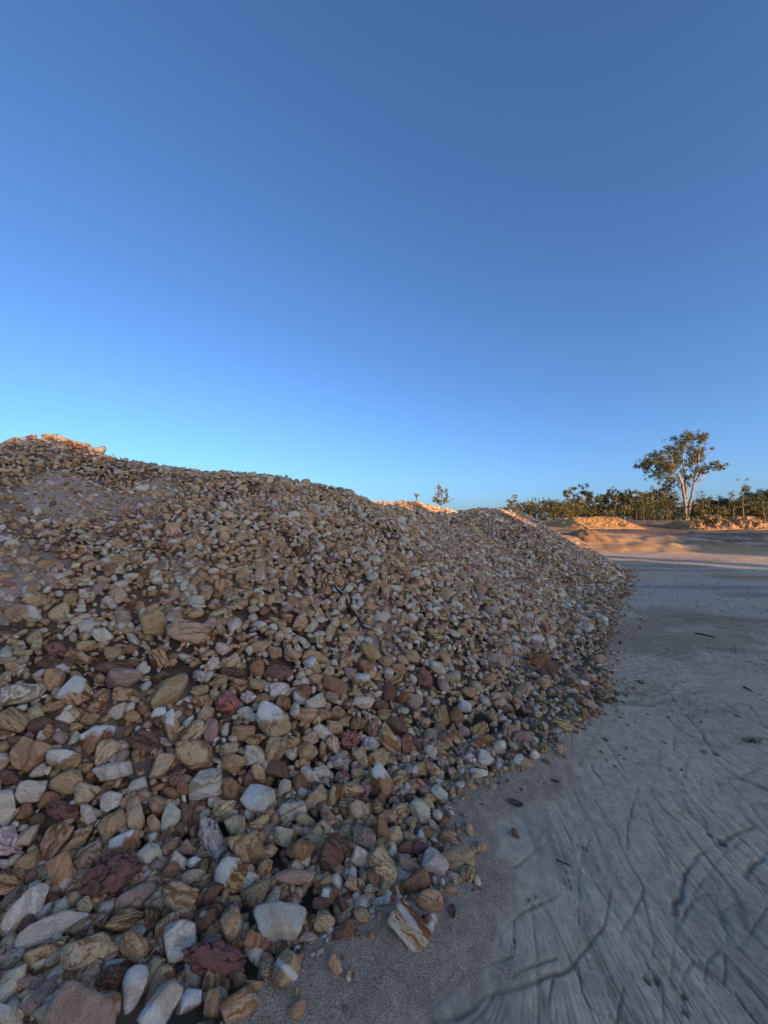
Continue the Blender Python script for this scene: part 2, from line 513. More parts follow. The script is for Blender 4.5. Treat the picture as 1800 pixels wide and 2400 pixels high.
def floor_parts(x, y):
    """height of the pit floor, groove depth 0..1, coarse sand 0..1"""
    x, y = np.asarray(x, float), np.asarray(y, float)
    d = np.hypot(x, y)
    near = 1 - sstep(9, 16, d)
    # streaks running from the heap to the camera side
    wx = x + 0.22 * noise2(x * 1.6, y * 1.1, 21) + 0.055 * noise2(x * 5, y * 4, 22)
    wy = y + 0.16 * noise2(x * 1.5, y * 1.2, 23)
    ang = math.radians(74) + 0.75 * noise2(x * 0.42, y * 0.38, 24) + 0.12 * noise2(x * 1.1, y * 1.0, 29)
    u = wx * np.sin(ang) - wy * np.cos(ang)
    v = wx * np.cos(ang) + wy * np.sin(ang)
    def lines(fu, fv, wd, sd):
        q = noise2(u * fu + 0.5 * noise2(u * fu * .5, v * fv * 1.2, sd + 100), v * fv, sd)
        return np.exp(-(q / wd) ** 2)
    patch = sstep(-0.15, 0.35, noise2(x * 1.3, y * 1.1, 27))
    pat2 = sstep(-0.3, 0.2, noise2(x * 2.1, y * 1.7, 35))
    pat3 = sstep(0.0, 0.4, noise2(x * 1.7, y * 1.5, 36))
    groove = 0.7 * lines(5.5, 0.9, 0.034, 25) * (0.25 + 0.75 * patch) + 0.6 * lines(13, 1.7, 0.05, 26) * pat2 + 0.5 * lines(29, 3.4, 0.085, 28) * patch + 0.5 * lines(9, 1.3, 0.035, 37) * pat3 + 0.35 * lines(50, 5, 0.12, 39) * pat2
    groove = np.minimum(groove, 0.9)
    levee = sstep(0.2, 0.5, noise2(u * 8, v * 1.6, 38)) * pat2 * near
    traced = np.zeros(x.shape)
    for (ox, oy), hw, pts in RILLS:
        P = [gpt(ox + q[0] / 2.765, oy + q[1] / 2.765) for q in pts]
        t = np.mean([q[1] for q in P])
        w = max(hw * 0.6 / F * t, 0.004)
        P = np.array(P)
        bx0, by0 = P.min(0) - 4 * w
        bx1, by1 = P.max(0) + 4 * w
        m = (x > bx0) & (x < bx1) & (y > by0) & (y < by1)
        if not m.any():
            continue
        xm, ym = x[m] + w * 1.2 * noise2(x[m] * 14, y[m] * 14, 31), y[m] + w * 1.2 * noise2(x[m] * 14, y[m] * 14, 32)
        dd = np.full(xm.shape, 9.0)
        for a, b in zip(P[:-1], P[1:]):
            sd, tt = seg_dist(xm, ym, a, b)
            dd = np.minimum(dd, sd)
        k = np.clip(w / 0.008, 0.7, 2.2) * (0.75 + 0.5 * noise2(xm * 8, ym * 8, 33))
        traced[m] = np.maximum(traced[m], np.exp(-(dd / (w * 1.15)) ** 4) * np.clip(k, 0.4, 1.6))
    groove = (np.maximum(groove * (1 - 0.5 * np.clip(traced, 0, 1)), 0)) * near + traced
    pr = np.zeros(x.shape)
    rim = np.zeros(x.shape)
    for i, (px, py, r) in enumerate(PRINTS):
        gx, gy = gpt(px, py)
        w = 0.8 * r / F * gy
        m = (np.abs(x - gx) < 4 * w) & (np.abs(y - gy) < 5 * w)
        if m.any():
            e = np.hypot((x[m] - gx) / w, (y[m] - gy) / (w * 1.5)) + 0.5 * noise2(x[m] / w * 0.9, y[m] / w * 0.6, 40 + i)
            pr[m] = np.maximum(pr[m], np.exp(-e ** 4) * (w / 0.02))
            rim[m] = np.maximum(rim[m], np.exp(-((e - 1.35) / 0.35) ** 2))
    s = toe_sd(x, y)
    edge = 0.27 + 0.10 * noise2(x * 1.7, y * 1.7, 51) + 0.07 * noise2(x * 6, y * 6, 52) + 0.03 * noise2(x * 19, y * 19, 53)
    coarse = (1 - sstep(edge * 0.72, edge * 1.2, -s)) * (1 - 0.85 * sstep(2.3, 3.6, d))
    z = 0.03 * noise2(x * 0.35, y * 0.35, 61) * sstep(2, 8, d) + 0.012 * noise2(x * 1.4, y * 1.4, 62)
    z = z + 0.012 * sstep(0.4, 0.0, -s) * (s < 0) + coarse * 0.006 - 0.16 * sstep(0.0, 0.16, s)
    z = z - 0.006 * groove * (1 - 0.8 * coarse) - 0.022 * np.clip(pr, 0, 2) + 0.005 * rim
    z = z + 0.0025 * noise2(u * 9, v * 2.2, 63) * near
    # the bench that closes the pit floor, and its eroded face
    wob = 1.1 * noise2(x * 0.13, y * 0.13, 71) + 0.35 * noise2(x * 0.6, y * 0.6, 72)
    right = sstep(14, 22, x)
    foot = 21.3 + wob
    top = 28.2 - 0.8 * right + wob
    up = np.clip((y - foot) / (top - foot), 0, 1)
    gully = np.abs(noise2(x * 0.55 + 0.8 * noise2(x * 0.3, y * 0.6, 75), y * 0.16, 73))
    terr = np.floor(up * 5 + 0.5 * noise2(x * 0.4, y * 0.4, 74)) / 5
    face = sstep(0, 1, up) * (1 - 0.35 * right) + terr * 0.35 * right
    z = z + 1.02 * face + (0.16 * (gully - 0.25)) * np.sin(np.pi * np.clip(up, 0, 1)) * (0.5 + right)
    z = z + 0.10 * noise2(x * 0.9, y * 0.9, 76) * np.sin(np.pi * np.clip(up, 0, 1)) + 0.05 * noise2(x * 2.2, y * 2.2, 77) * np.sin(np.pi * np.clip(up, 0, 1))
    z = z + 1.3 * sstep(40, 66, y + 0.15 * x) + 0.12 * noise2(x * 0.2, y * 0.2, 78) * sstep(30, 40, d)
    return z, groove, pr, coarse, up, right, gully, terr, levee


def floor_h(x, y):
    return floor_parts(np.atleast_1d(x), np.atleast_1d(y))[0]


def build_ground():
    az = np.concatenate([np.linspace(-180, -24, 53)[:-1], np.arange(-24, 46.5, 0.18), np.linspace(46.5, 180, 46)[1:-1]])
    rad = [0.25]
    while rad[-1] < 900:
        r = rad[-1]
        q = 0.03 if r < 0.95 else 0.0045 if r < 4.5 else 0.006 if r < 9 else 0.011 if r < 34 else 0.04
        rad.append(r * (1 + q))
    rad = np.array(rad + [2200.0, 4500.0])
    A, R = np.meshgrid(np.radians(az), rad)
    X, Y = R * np.sin(A), R * np.cos(A)
    z, groove, pr, coarse, up, right, gully, terr, levee = (q.reshape(R.shape) for q in floor_parts(X.ravel(), Y.ravel()))
    na, nr = len(az), len(rad)
    V = np.stack([X, Y, z], -1).reshape(-1, 3)
    I = np.arange(nr * na).reshape(nr, na)
    J = np.roll(I, -1, 1)
    Fq = np.stack([I[:-1], J[:-1], J[1:], I[1:]], -1).reshape(-1, 4)[:, ::-1]
    x, y = X, Y
    d = R
    silt = np.array([0.55, 0.40, 0.25])
    silt2 = np.array([0.37, 0.285, 0.20])
    sand = np.array([0.42, 0.285, 0.185])
    brown = np.array([0.36, 0.24, 0.14])
    pale = np.array([0.52, 0.42, 0.33])
    bankc = np.array([0.50, 0.30, 0.14])
    bankd = np.array([0.185, 0.118, 0.078])

    def mixc(c, c2, m):
        return c + (c2 - c) * np.clip(m, 0, 1)[..., None]
    c = np.broadcast_to(silt, X.shape + (3,)).copy()
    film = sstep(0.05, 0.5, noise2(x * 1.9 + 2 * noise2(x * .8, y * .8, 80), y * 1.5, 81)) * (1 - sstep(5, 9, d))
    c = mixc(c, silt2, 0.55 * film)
    c = mixc(c, silt * 1.17, 0.8 * levee)
    mott = sstep(0.1, 0.6, fbm2(x * 0.55, y * 0.7, 83))
    c = mixc(c, brown, 0.8 * mott * sstep(4.0, 6.5, d) * (1 - sstep(14, 20, d)) + 0.5 * sstep(-0.2, 0.5, noise2(x * .5, y * .9, 84)) * sstep(3.5, 5, d) * (1 - sstep(7, 10, d)))
    c = mixc(c, pale, 0.85 * sstep(-0.25, 0.4, noise2(x * 0.25, y * 0.8, 85)) * sstep(7.5, 11, d))
    c = mixc(c, brown * 0.8, 0.6 * sstep(0.1, 0.5, noise2(x * 0.35, y * 1.7, 86)) * sstep(9, 13, d) * (1 - sstep(26, 34, d)))
    onb = sstep(0.02, 0.2, up)
    c = mixc(c, bankc, onb)
    c = mixc(c, bankd, onb * right * sstep(0.25, 0.75, up + 0.25 * noise2(x * 0.35, y * 0.5, 87)))
    c = mixc(c, pale, onb * right * 0.7 * sstep(0.15, 0.5, noise2(x * 0.3, y * 1.6, 88)) * (1 - sstep(0.6, 0.95, up)))
    c = mixc(c, bankd, onb * (1 - right) * 0.6 * sstep(0.1, 0.5, noise2(x * 0.4, y * 0.9, 89)))
    c = mixc(c, np.array([0.2, 0.13, 0.075]), sstep(33, 45, d))
    c = mixc(c, sand, coarse)
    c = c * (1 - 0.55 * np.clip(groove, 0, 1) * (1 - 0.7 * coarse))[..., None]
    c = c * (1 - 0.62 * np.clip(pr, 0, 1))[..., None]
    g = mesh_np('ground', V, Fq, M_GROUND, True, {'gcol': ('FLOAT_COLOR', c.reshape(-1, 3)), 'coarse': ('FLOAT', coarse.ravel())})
    tag(g, kind='structure')
    return g


def build_heap_core():
    """the packed earth inside the heap, on which the stones lie"""
    n1, n2 = 200, 300
    x = np.linspace(-13, 9.5, n1 + 1)
    y = np.linspace(-4.5, 24, n2 + 1)
    X, Y = np.meshgrid(x, y)
    H = heap_h(X.ravel(), Y.ravel()).reshape(X.shape)
    dust = dust_map(X, Y)
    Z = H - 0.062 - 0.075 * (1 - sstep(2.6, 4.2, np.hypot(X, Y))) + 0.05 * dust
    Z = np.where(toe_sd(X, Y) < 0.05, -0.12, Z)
    V = np.stack([X, Y, Z], -1).reshape(-1, 3)
    I = np.arange(V.shape[0]).reshape(X.shape)
    Fq = np.stack([I[:-1, :-1], I[:-1, 1:], I[1:, 1:], I[1:, :-1]], -1).reshape(-1, 4)
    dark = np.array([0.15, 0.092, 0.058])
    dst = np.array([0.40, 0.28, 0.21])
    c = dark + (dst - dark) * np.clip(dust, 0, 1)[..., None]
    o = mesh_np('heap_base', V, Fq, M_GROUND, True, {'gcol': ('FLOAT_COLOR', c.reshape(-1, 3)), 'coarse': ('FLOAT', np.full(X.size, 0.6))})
    return tag(o, kind='structure')


def dust_map(x, y):
    """0..1: where sand fills the gaps between the stones (the upper left of the heap)"""
    x, y = np.asarray(x, float), np.asarray(y, float)
    px = CX + F * x / np.maximum(y, 0.2)
    h = heap_h(np.ravel(x), np.ravel(y)).reshape(x.shape)
    a = sstep(-2.2, -3.4, x) * sstep(2.2, 3.2, y)
    b = np.exp(-(((x + 3.7) / 1.0) ** 2 + ((y - 4.7) / 0.55) ** 2)) * 1.2
    n = 0.5 + 0.9 * noise2(x * 1.3, y * 1.3, 91) + 0.3 * noise2(x * 4, y * 4, 92)
    fill = 0.75 * sstep(0.12, 0.5, noise2(x * 1.25 + 3, y * 1.25, 93) + 0.35 * noise2(x * 3.5, y * 3.5, 94)) * sstep(1.9, 2.8, np.hypot(x, y))
    return np.clip(a * 0.55 * n + b * (0.42 + 0.5 * n) + fill, 0, 1)
# ------------------------------------------------------------------ the stones one can pick out, traced from the photograph
# each line: centre x, centre y, half length, half width, tilt (degrees, picture plane), kind[+mark] [| short name | full label]
# kinds: W pale white, C cream banded, T plain tan, B striped brown, R rust, K dark brown, P mauve, G greenish grey; clay lumps: M maroon, E brick red, N pinkish white
# marks: ^ white cap on top, / white end, x rust underside, o pitted, s strong stripes
CROPS = {'A': (0, 2050), 'B': (350, 2050), 'C': (0, 1750), 'D': (350, 1750), 'E': (650, 1750), 'F': (850, 1850), 'G': (0, 1500), 'H': (350, 1500), 'I': (650, 1500), 'J': (950, 1500), 'L': (0, 1300), 'O': (350, 1300)}
TRACED = """
A 270 400 365 170 -58 W |big pale corner boulder|big rough pale grey boulder leaning up to the right in the heap's near corner
A 590 590 470 140 -27 Wx |pale rust-edged slab|broad pale slab with a rust-brown broken edge, under the big pale corner boulder
A 110 260 190 55 -50 P
A 520 870 300 105 -33 Bs |finely layered brown slab|dark brown finely layered slab wedged below the pale rust-edged slab
A 1000 860 370 200 -20 C |cream boulder with rust outline|cream boulder with a thin rust line around its flat upper face
A 1490 800 190 155 80 T
A 1400 510 210 125 -8 Bs
A 940 350 110 85 -60 Go
A 1510 230 230 115 -20 P
A 1240 1140 215 125 -40 Ko |dark plum stone|dark plum coloured rounded stone in the hollow by the sand
A 1510 1230 260 150 -75 W/
A 920 1570 390 340 0 P |smooth brown boulder at the edge|largest smooth dull brown boulder, peaked, at the heap's nearest edge
A 960 1230 140 90 -50 T
A 450 1370 290 110 -45 Po |crumbly-topped long stone|long mauve stone with a crumbly broken top beside the smooth brown boulder
A 110 1230 240 130 -55 W
A 330 1200 140 90 10 P
A 90 1570 190 110 35 W
A 40 960 110 100 0 P
A 500 1540 140 100 -60 G
B 140 1440 330 150 -62 W/ |long grey-white stone|long grey-white stone sloping up to the second maroon clay lump
B 330 270 210 190 8 C- |squarish banded stone|squarish cream stone with a wavy brown band under its top
B 650 250 240 95 -48 Ks
B 670 480 210 130 -38 Ks
B 930 590 215 120 87 T |upright wedge stone|upright tan wedge-topped stone stuck in the second maroon clay lump
B 340 720 260 165 -65 W |white kite-shaped boulder|white kite-shaped boulder beside the second maroon clay lump
B 180 590 220 105 -65 C
B 1430 520 300 255 20 W |big pinkish-white boulder|big pinkish-white boulder with a crusty patch near the sand
B 1180 210 160 115 -70 To
B 720 930 370 230 10 M |second maroon clay lump|cracked maroon clay lump at the foot of the heap, against the sand
B 1220 740 170 100 20 R
B 1530 1050 215 148 -82 T= |upright stone with a pale stripe|upright tan stone with one pale vertical stripe, standing on the sand
B 710 1420 190 105 -72 T
B 1000 1440 280 150 -62 C |cream notched stone|cream pointed stone with a brown notch at the sand's near edge
B 450 1400 170 120 -60 P^
B 1170 1230 110 75 15 T
B 60 1000 110 80 -60 Ro
B 40 510 180 110 90 K
B 30 770 100 80 0 K
B 200 1080 110 90 0 C
B 1640 1510 130 85 -50 T
C 60 690 220 125 85 W
C 340 500 190 120 -25 W
C 760 380 195 140 -15 T
C 560 590 130 85 -25 Ro |rusty pitted stone|rust-coloured crumbly pitted stone among pinkish tan ones
C 930 530 155 120 -20 C
C 1230 610 140 110 -20 W
C 1260 850 190 120 -45 T
C 980 740 130 80 70 W
C 700 720 200 110 15 M
C 290 720 130 80 -50 R
C 600 1030 245 125 -48 Bs |orange-brown striped slab|orange-brown slab with lengthwise stripes, upper of two side by side
C 840 1060 265 75 -36 Bs |thin orange-edged slab|thin orange-edged slab lying under the orange-brown striped slab
C 980 1230 200 125 -45 C
C 300 1000 150 95 -45 G
C 300 1320 210 110 -40 T
C 80 1060 200 185 0 N |mauve clay lump|mauve cracked clay lump at the frame's edge, above the tan slab
C 80 1310 150 60 5 W
C 1500 770 200 115 75 C |diamond-shaped tan stone|diamond-shaped sandy stone with faint slanting layers
C 1380 1080 200 115 -35 B^ |white-capped banded stone|brown banded stone with a small white cap at its upper corner
C 1660 1210 165 130 -50 W
C 690 1430 250 145 85 T |upright knobbly tan stone|upright knobbly tan stone beside the big maroon clay lump
C 100 1520 200 130 -20 B
C 1250 1440 400 250 -35 M |big maroon clay lump|biggest cracked maroon clay lump, between pale boulders near the corner
C 420 830 110 80 -50 K
C 1450 600 120 80 -50 T
C 1530 430 130 80 -30 W
C 1180 450 90 50 5 R
C 1600 560 110 90 0 C
D 40 1010 75 55 0 W
D 100 640 120 95 -20 T
D 60 860 120 75 80 T
D 240 800 190 110 -80 W
D 450 790 200 105 65 K |red-brown wedge|dark red-brown wedge standing against a white rounded stone
D 620 420 220 160 -40 Ws |white stone with brown veins|big white stone with wavy brown veins, below the largest cream boulder
D 140 215 175 100 -60 C
D 300 370 100 95 0 E |brick-red clay ball|round brick-red clay ball below the largest cream boulder
D 250 520 110 70 20 R
D 390 480 100 80 0 R
D 890 510 200 150 60 R |orange-tan angular boulder|orange-tan angular boulder beside the white stone with brown veins
D 920 190 130 120 0 To
D 1240 590 210 178 40 W/ |bluish-white boulder|big bluish-white boulder with a tan lower corner
D 1210 300 110 85 50 T
D 1450 270 150 110 20 K |dark brown crumbly lump|dark brown crumbly lump with a split top
D 1100 390 100 75 60 K
D 1500 470 120 75 -80 W
D 820 700 130 110 -40 Co |knobbly cream stone|small knobbly cream stone on top of the tall pinkish clay lump
D 700 1050 330 130 75 N |tall pinkish clay lump|tall pinkish-white clay lump split by black cracks
D 950 880 140 115 -40 G
D 1220 860 120 85 -30 C
D 1080 1130 230 175 5 T |large smooth tan stone|large smooth plain tan stone right beside the tall pinkish clay lump
D 1480 1000 115 105 -60 G
D 340 1300 140 95 50 W
D 510 1300 110 85 -20 K^ |slate-dark white-topped stone|small slate-dark stone with a white top beside a white wedge
D 490 1440 120 105 0 G
D 925 1450 230 190 80 B/ |half-white half-orange stone|round stone, one half white and the other orange-brown banded
D 1270 1360 140 80 -65 B
D 220 1400 120 85 -55 R
D 250 1110 130 75 -40 T
D 430 1130 100 95 0 P
D 180 1010 70 70 0 K
D 100 1330 90 70 0 P
E 200 1450 230 100 5 P |dull pinkish slab|dull pinkish-brown flat slab above the big pinkish-white boulder
E 260 430 140 90 80 Ro |rust-brown pitted stone|upright rust-brown pitted stone next to a bluish white arc-shaped one
E 360 340 150 70 55 W
E 430 580 160 95 -50 C
E 500 290 110 85 40 W
E 150 720 185 115 -35 W! |white stone with an orange vein|white slanting stone with a single orange vein
E 645 560 160 85 -82 B
E 850 490 135 105 15 Cs
E 1160 400 210 115 62 R^ |speckled white-topped stone|brown-rimmed stone with a speckled white top, shaped like a bean
E 1350 370 130 75 -55 C
E 1550 420 110 70 15 Bs
E 905 720 135 105 80 C |blunt cream oval|blunt plain cream oval stone amid smaller tan ones
E 770 640 85 70 0 B
E 310 820 110 80 0 G
E 550 780 120 80 60 Ps
E 470 980 170 120 -60 Cs |cream stone with fine stripes|cream stone with close fine tan stripes
E 250 940 100 55 20 P
E 265 1170 155 145 0 R |rounded orange-tan stone|rounded triangular orange-tan stone of even colour
E 600 1220 270 140 -65 K |tall brown faceted boulder|tall brown faceted boulder with a paler flat front
E 960 1010 145 125 40 Po |purple-grey rough stone|purple-grey rough stone with glinting grains
E 1170 960 190 80 75 R |rust-red wedge|tall thin rust-red wedge beside the purple-grey rough stone
E 1030 850 85 60 -40 T
E 1320 1010 135 75 80 C
E 940 1240 130 105 50 W
E 1190 1320 215 125 60 Cs |cream block with brown streaks|big blunt cream block with brown streaks along its upper side
E 795 1150 90 50 -85 R
E 770 960 95 55 -85 G
E 660 1500 95 75 70 W
E 840 1410 65 50 0 W
E 860 1540 120 90 30 B
E 1080 1470 120 80 60 Ro
E 1230 780 110 70 30 T
E 1110 690 75 55 0 C
E 1390 700 95 70 -30 C
E 1020 1590 60 60 0 G
E 600 1640 110 75 5 R/
E 550 1510 85 60 -60 T
F 640 250 160 110 70 W |white wedge-shaped stone|white wedge-shaped stone near the outer foot of the heap
F 730 170 95 55 75 G
F 825 300 85 45 80 W
F 800 440 130 50 55 P
F 690 500 95 85 0 R/ |bright orange stone|bright orange stone with a white corner
F 950 560 110 75 50 C
F 800 830 180 130 65 W |pale pear-shaped stone|pale pear-shaped stone with a bump in its middle, on the sand
F 1060 770 185 155 -50 T |smooth tan boulder at the sand|smooth tan boulder that juts farthest onto the coarse sand
F 520 850 125 105 20 P |mauve angular stone|pinkish mauve angular stone between cream block and pale pear-shaped stone
F 600 1040 180 110 -55 R |rust faceted stone|rust and tan faceted stone touching a round sandy ball of stone
F 740 1240 155 140 0 To |round pitted sandy ball|round yellowish pitted ball of sandstone lying on the sand
F 1010 980 85 50 60 G
F 970 1110 75 70 0 T
F 520 1530 290 165 62 B# |lone zebra-striped stone|zebra-striped brown and white stone lying alone on the sand
F 755 1510 105 45 60 K
F 1310 660 80 50 20 T
F 265 1240 70 55 40 W
F 250 1130 75 45 -30 T
F 490 640 95 75 20 K
F 530 540 95 55 35 G
F 570 430 65 60 0 T
F 640 670 130 90 30 M
F 855 50 115 70 45 W |white oval at the foot|white oval stone at the heap's foot above a grey wedge
F 1205 -35 65 55 0 T
F -465 1840 65 55 0 C
F -300 1965 140 80 65 T
F -205 1580 165 90 -55 K
F -420 1490 140 110 80 C
F -455 1270 105 75 0 K
F -225 1300 110 65 70 K
F -590 1650 140 70 0 P
F 1695 485 60 40 30 K
G 270 590 280 120 -15 Ws |wavy white-and-brown slab|slab with wavy white and brown bands near the frame's edge
G 150 900 190 150 -10 Bs |concentric banded stone|grey-brown stone with concentric banding under the wavy white-and-brown slab
G 865 580 195 155 -15 B^ |tan boulder with a white patch|tan boulder with a flaking white patch on its top
G 1370 430 195 118 -5 P |pale mauve boulder|pale mauve-white boulder, peaked, behind a thin layered slab
G 600 440 150 110 -45 T
G 730 270 130 75 -45 K/
G 540 260 110 80 0 K
G 880 200 150 80 25 Bs
G 980 70 150 70 -10 Bs
G 1250 140 110 70 -10 T
G 1400 600 155 80 -3 Bs
G 1115 690 170 70 -40 Bs
G 1330 780 120 85 -40 W
G 740 860 100 75 0 W
G 590 740 170 60 -15 T
G 395 810 90 80 0 G |small greenish stone|small round greenish-grey stone in front of a long tan slab
G 450 940 160 75 -20 K
G 1100 1070 230 130 -35 R^ |slab with a white swirl|pinkish-brown slab with a white swirled patch on top
G 1160 1250 190 115 -45 C |cream pear-shaped stone|plain pale cream pear-shaped stone above a long white one
G 1260 1460 250 110 -10 Wx |long white stone|long white stone with an orange underside
G 320 1280 240 170 -20 T! |big pinkish-tan boulder|big pinkish-tan boulder with a rusty stripe across it
G 700 1330 220 120 -15 T^ |tan slab with a white face|tan slab with a flat white upper face
G 1590 1130 140 130 0 Ks |dark layered stone|dark brown layered rounded stone with a pale facet
G 830 1100 100 50 -50 W
G 680 1080 80 75 0 P
G 540 1010 75 65 0 T
G 980 890 90 70 0 R
G 1470 850 85 70 0 T
G 1600 780 85 60 -20 R
G 410 60 85 60 -60 G
G 60 150 90 40 0 W
G 90 230 110 45 -5 P
G 220 240 60 45 0 G
G 140 310 90 75 0 C
G 620 110 140 90 10 E
G 1440 110 80 65 0 R
G 1310 300 250 80 -5 K
G 950 1420 90 60 -20 T
G 1350 1290 80 50 0 P
G 1570 310 80 40 -10 W
G 100 1530 130 90 10 M
G 640 620 70 60 0 T
G 30 1050 60 70 0 R
G 200 1130 150 70 -15 K
H 235 570 250 150 -28 T |large flat tan boulder|large flat-faced tan boulder tilted up to the right, mid heap
H 1370 900 220 175 30 T^ |white-topped boulder|biggest boulder with a flat white top and a tan rim
H 500 1290 240 180 -25 Cs |largest cream boulder|largest cream boulder, with a thin brown rim around its lower side
H 100 200 120 100 50 B
H 1240 80 110 75 0 T
H 1390 150 90 80 0 T
H 900 250 125 65 -35 C
H 710 260 90 60 -50 W
H 810 100 85 70 0 Wo
H 560 400 85 75 0 N |yellowish cracked lump|small yellowish-cream lump with a net of cracks
H 770 460 115 70 -20 C
H 1000 490 100 75 20 B
H 1200 490 95 65 10 T
H 1200 320 95 85 90 R
H 1430 360 170 90 0 M
H 1440 570 130 110 0 W |white sparkly stone|white stone with sparkling dark grains below a maroon crumbly lump
H 570 690 100 75 -25 B
H 730 620 75 65 0 G
H 870 700 140 130 0 E |brick-red cracked lump|brick-red cracked clay lump left of the white-topped boulder
H 1100 640 95 75 0 N
H 1060 810 90 80 0 W
H 100 860 120 90 -70 K/ |half-white brown block|block half white and half brown below the large flat tan boulder
H 250 960 185 90 70 T^
H 620 840 120 80 -60 C
H 490 1020 165 95 -45 C
H 690 1000 140 80 -75 P
H 845 990 75 50 80 W
H 1040 1030 130 100 0 T
H 1180 1110 110 65 -35 B
H 1400 1210 165 110 -70 Co |speckled cream stone|upright speckled cream stone under the white-topped boulder
H 1170 1285 130 115 -30 W |rounded white stone|rounded white stone left of the speckled cream stone
H 880 1210 120 75 -35 C
H 910 1380 130 110 0 To
H 1500 700 90 85 0 R
H 1260 650 80 65 0 R
H 140 410 130 60 -15 K
H 950 360 160 55 5 K
H 560 560 110 60 -20 T
H 280 180 90 50 -10 R
H 640 150 80 55 -30 T
H 750 1340 60 60 0 G
O 450 870 245 140 8 Cs |tan boulder with a smooth slanted top|large tan boulder with a smooth slanted top and rust bands below, upper heap
O 60 780 150 165 0 To |crumbly grey-tan boulder|crumbly grey-tan boulder left of the boulder with a slanted top
I 640 510 150 95 20 R |smooth orange-tan wedge|smooth orange-tan wedge, largest stone around it
I 960 700 115 75 0 W
I 1260 1160 210 105 58 Cs |long smooth cream stone|long smooth white and tan striped stone, steeply slanted
I 1450 1200 155 90 75 R |orange-brown loaf|orange-brown loaf-shaped stone beside the long smooth cream stone
I 1330 960 130 90 65 K |dark red-brown block|dark red-brown three-sided block above the orange-brown loaf
I 420 710 125 85 -35 W
I 270 600 130 100 -60 R/
I 200 780 80 65 -60 W
I 330 840 110 95 0 T
I 520 830 80 70 0 T
I 665 820 90 85 0 T
I 790 720 85 50 30 R
I 590 630 95 55 25 Ps
I 1230 600 125 95 -60 Ko |gritty grey-brown lump|gritty grey-brown glinting lump in the middle of the slope
I 1410 620 100 75 -40 B
I 1520 690 100 90 0 P
I 1160 720 85 60 0 R
I 1190 830 80 60 0 C
I 650 980 95 70 55 T
I 740 910 75 60 0 T
I 900 930 85 75 0 R
I 1065 990 110 70 80 C
I 510 1030 120 75 55 W
I 360 1100 105 75 -25 C
I 330 1250 120 105 0 T |plain round tan stone|plain round tan stone with one thin crack
I 170 1140 90 75 0 B
I 270 1360 70 60 0 B
I 630 1170 130 75 70 C
I 810 1110 120 115 0 E
I 1030 1160 110 90 0 N |white cracked clay|white clay lump broken into small plates
I 930 1310 120 75 75 C
I 1110 1310 125 90 20 Bs
I 700 1350 120 90 0 N
I 890 1490 80 65 0 C
I 760 1500 80 35 35 E
I 150 170 100 80 25 C
I 750 220 120 80 -50 Cs
I 400 290 120 80 50 B/
I 440 190 150 65 25 T
I 800 380 75 75 0 P
I 930 450 100 85 0 B^
I 1020 130 140 90 50 T |plain tan tall stone|plain tan tall stone pointing downhill, upper middle of the slope
I 1490 180 110 80 40 C
I 1390 230 75 55 80 C
I 980 290 100 70 0 R
I 1345 320 90 65 40 B
I 1310 450 100 50 -35 Bs
I 1050 510 75 45 80 C
I 1060 390 75 50 45 C
I 1230 370 80 50 0 T
I 580 350 65 60 0 C
I 420 430 85 60 0 T
I 870 590 70 50 0 B
I 1200 240 90 70 0 T
I 1270 200 70 60 0 T
J 210 420 125 100 80 E |bright red cracked lump|bright red cracked clay lump below a white half-moon stone
J 350 310 120 75 48 W |white half-moon stone|white half-moon stone leaning on the bright red cracked lump
J 440 190 110 55 60 C
J 510 420 115 65 -15 G
J 430 510 100 60 50 P
J 1010 230 110 80 20 G
J 890 255 45 45 0 W
J 1130 110 110 60 75 C
J 1275 115 120 60 25 C/ |pale block with a brown side|pale flat block with a brown lower side, right part of the slope
J 1490 210 130 85 10 R
J 1600 330 120 90 -40 K |dark rusty boulder|dark rusty boulder standing out at the slope's far right
J 930 430 105 65 -10 Bs
J 810 530 75 55 40 G
J 700 580 85 65 0 B
J 1060 700 120 75 50 Cs |cream banded oblong|cream banded oblong stone slanting downhill toward the sand
J 900 690 75 60 0 W
J 1130 640 95 60 45 C
J 1230 700 70 50 0 R/
J 650 740 85 75 0 W^
J 410 860 120 85 65 C |cream ringed stone|cream stone with a brown ring nested in its face
J 570 870 105 85 60 R
J 970 850 105 55 70 B
J 870 1130 120 85 5 R |orange-tan smooth block|orange-tan smooth block with a pale top near the heap's foot
J 820 1000 110 75 -40 B
J 550 1080 120 65 55 C
J 450 1120 100 60 55 T
J 1050 1190 80 75 0 W
J 1150 1020 100 65 80 B
J 1310 1070 110 65 25 P
J 1330 560 90 85 0 G
J 1510 470 85 60 0 B
J 700 1320 90 75 0 N |crusty pinkish lump|crusty pinkish-white lump at the heap's foot
J 890 1320 110 80 50 W
J 820 1490 105 60 15 W/ |white and tan egg|white and tan egg-shaped stone at the edge of the sand
J 1320 1360 130 60 33 B/ |plank-like stone|pale plank-like stone with a brown side, lying on the sand
J 1525 1220 75 65 85 B
J 1360 1200 70 50 0 C
J 1200 1180 70 55 0 G
J 1530 950 85 55 40 C
J 1185 1420 60 55 0 T
J 280 1060 85 65 0 P
J 230 920 75 60 0 B
J 290 1250 85 55 40 W
J 150 1430 85 80 0 B/
J 310 1430 110 55 55 T
J 640 1030 75 70 0 P
J 140 1180 160 45 60 M
J 1925 512 123 80 20 R^ |white-topped rust block|rust block with a white top, outermost on the right of the heap
J 2043 716 150 45 30 C |long flat sliver|long pale flat sliver of stone sticking out over the sand
J 1740 953 123 75 25 Bs |striped pointed stone|striped brown pointed stone on the sand, right of the heap's foot
J 2043 422 80 75 0 C
J 1612 38 62 57 0 W
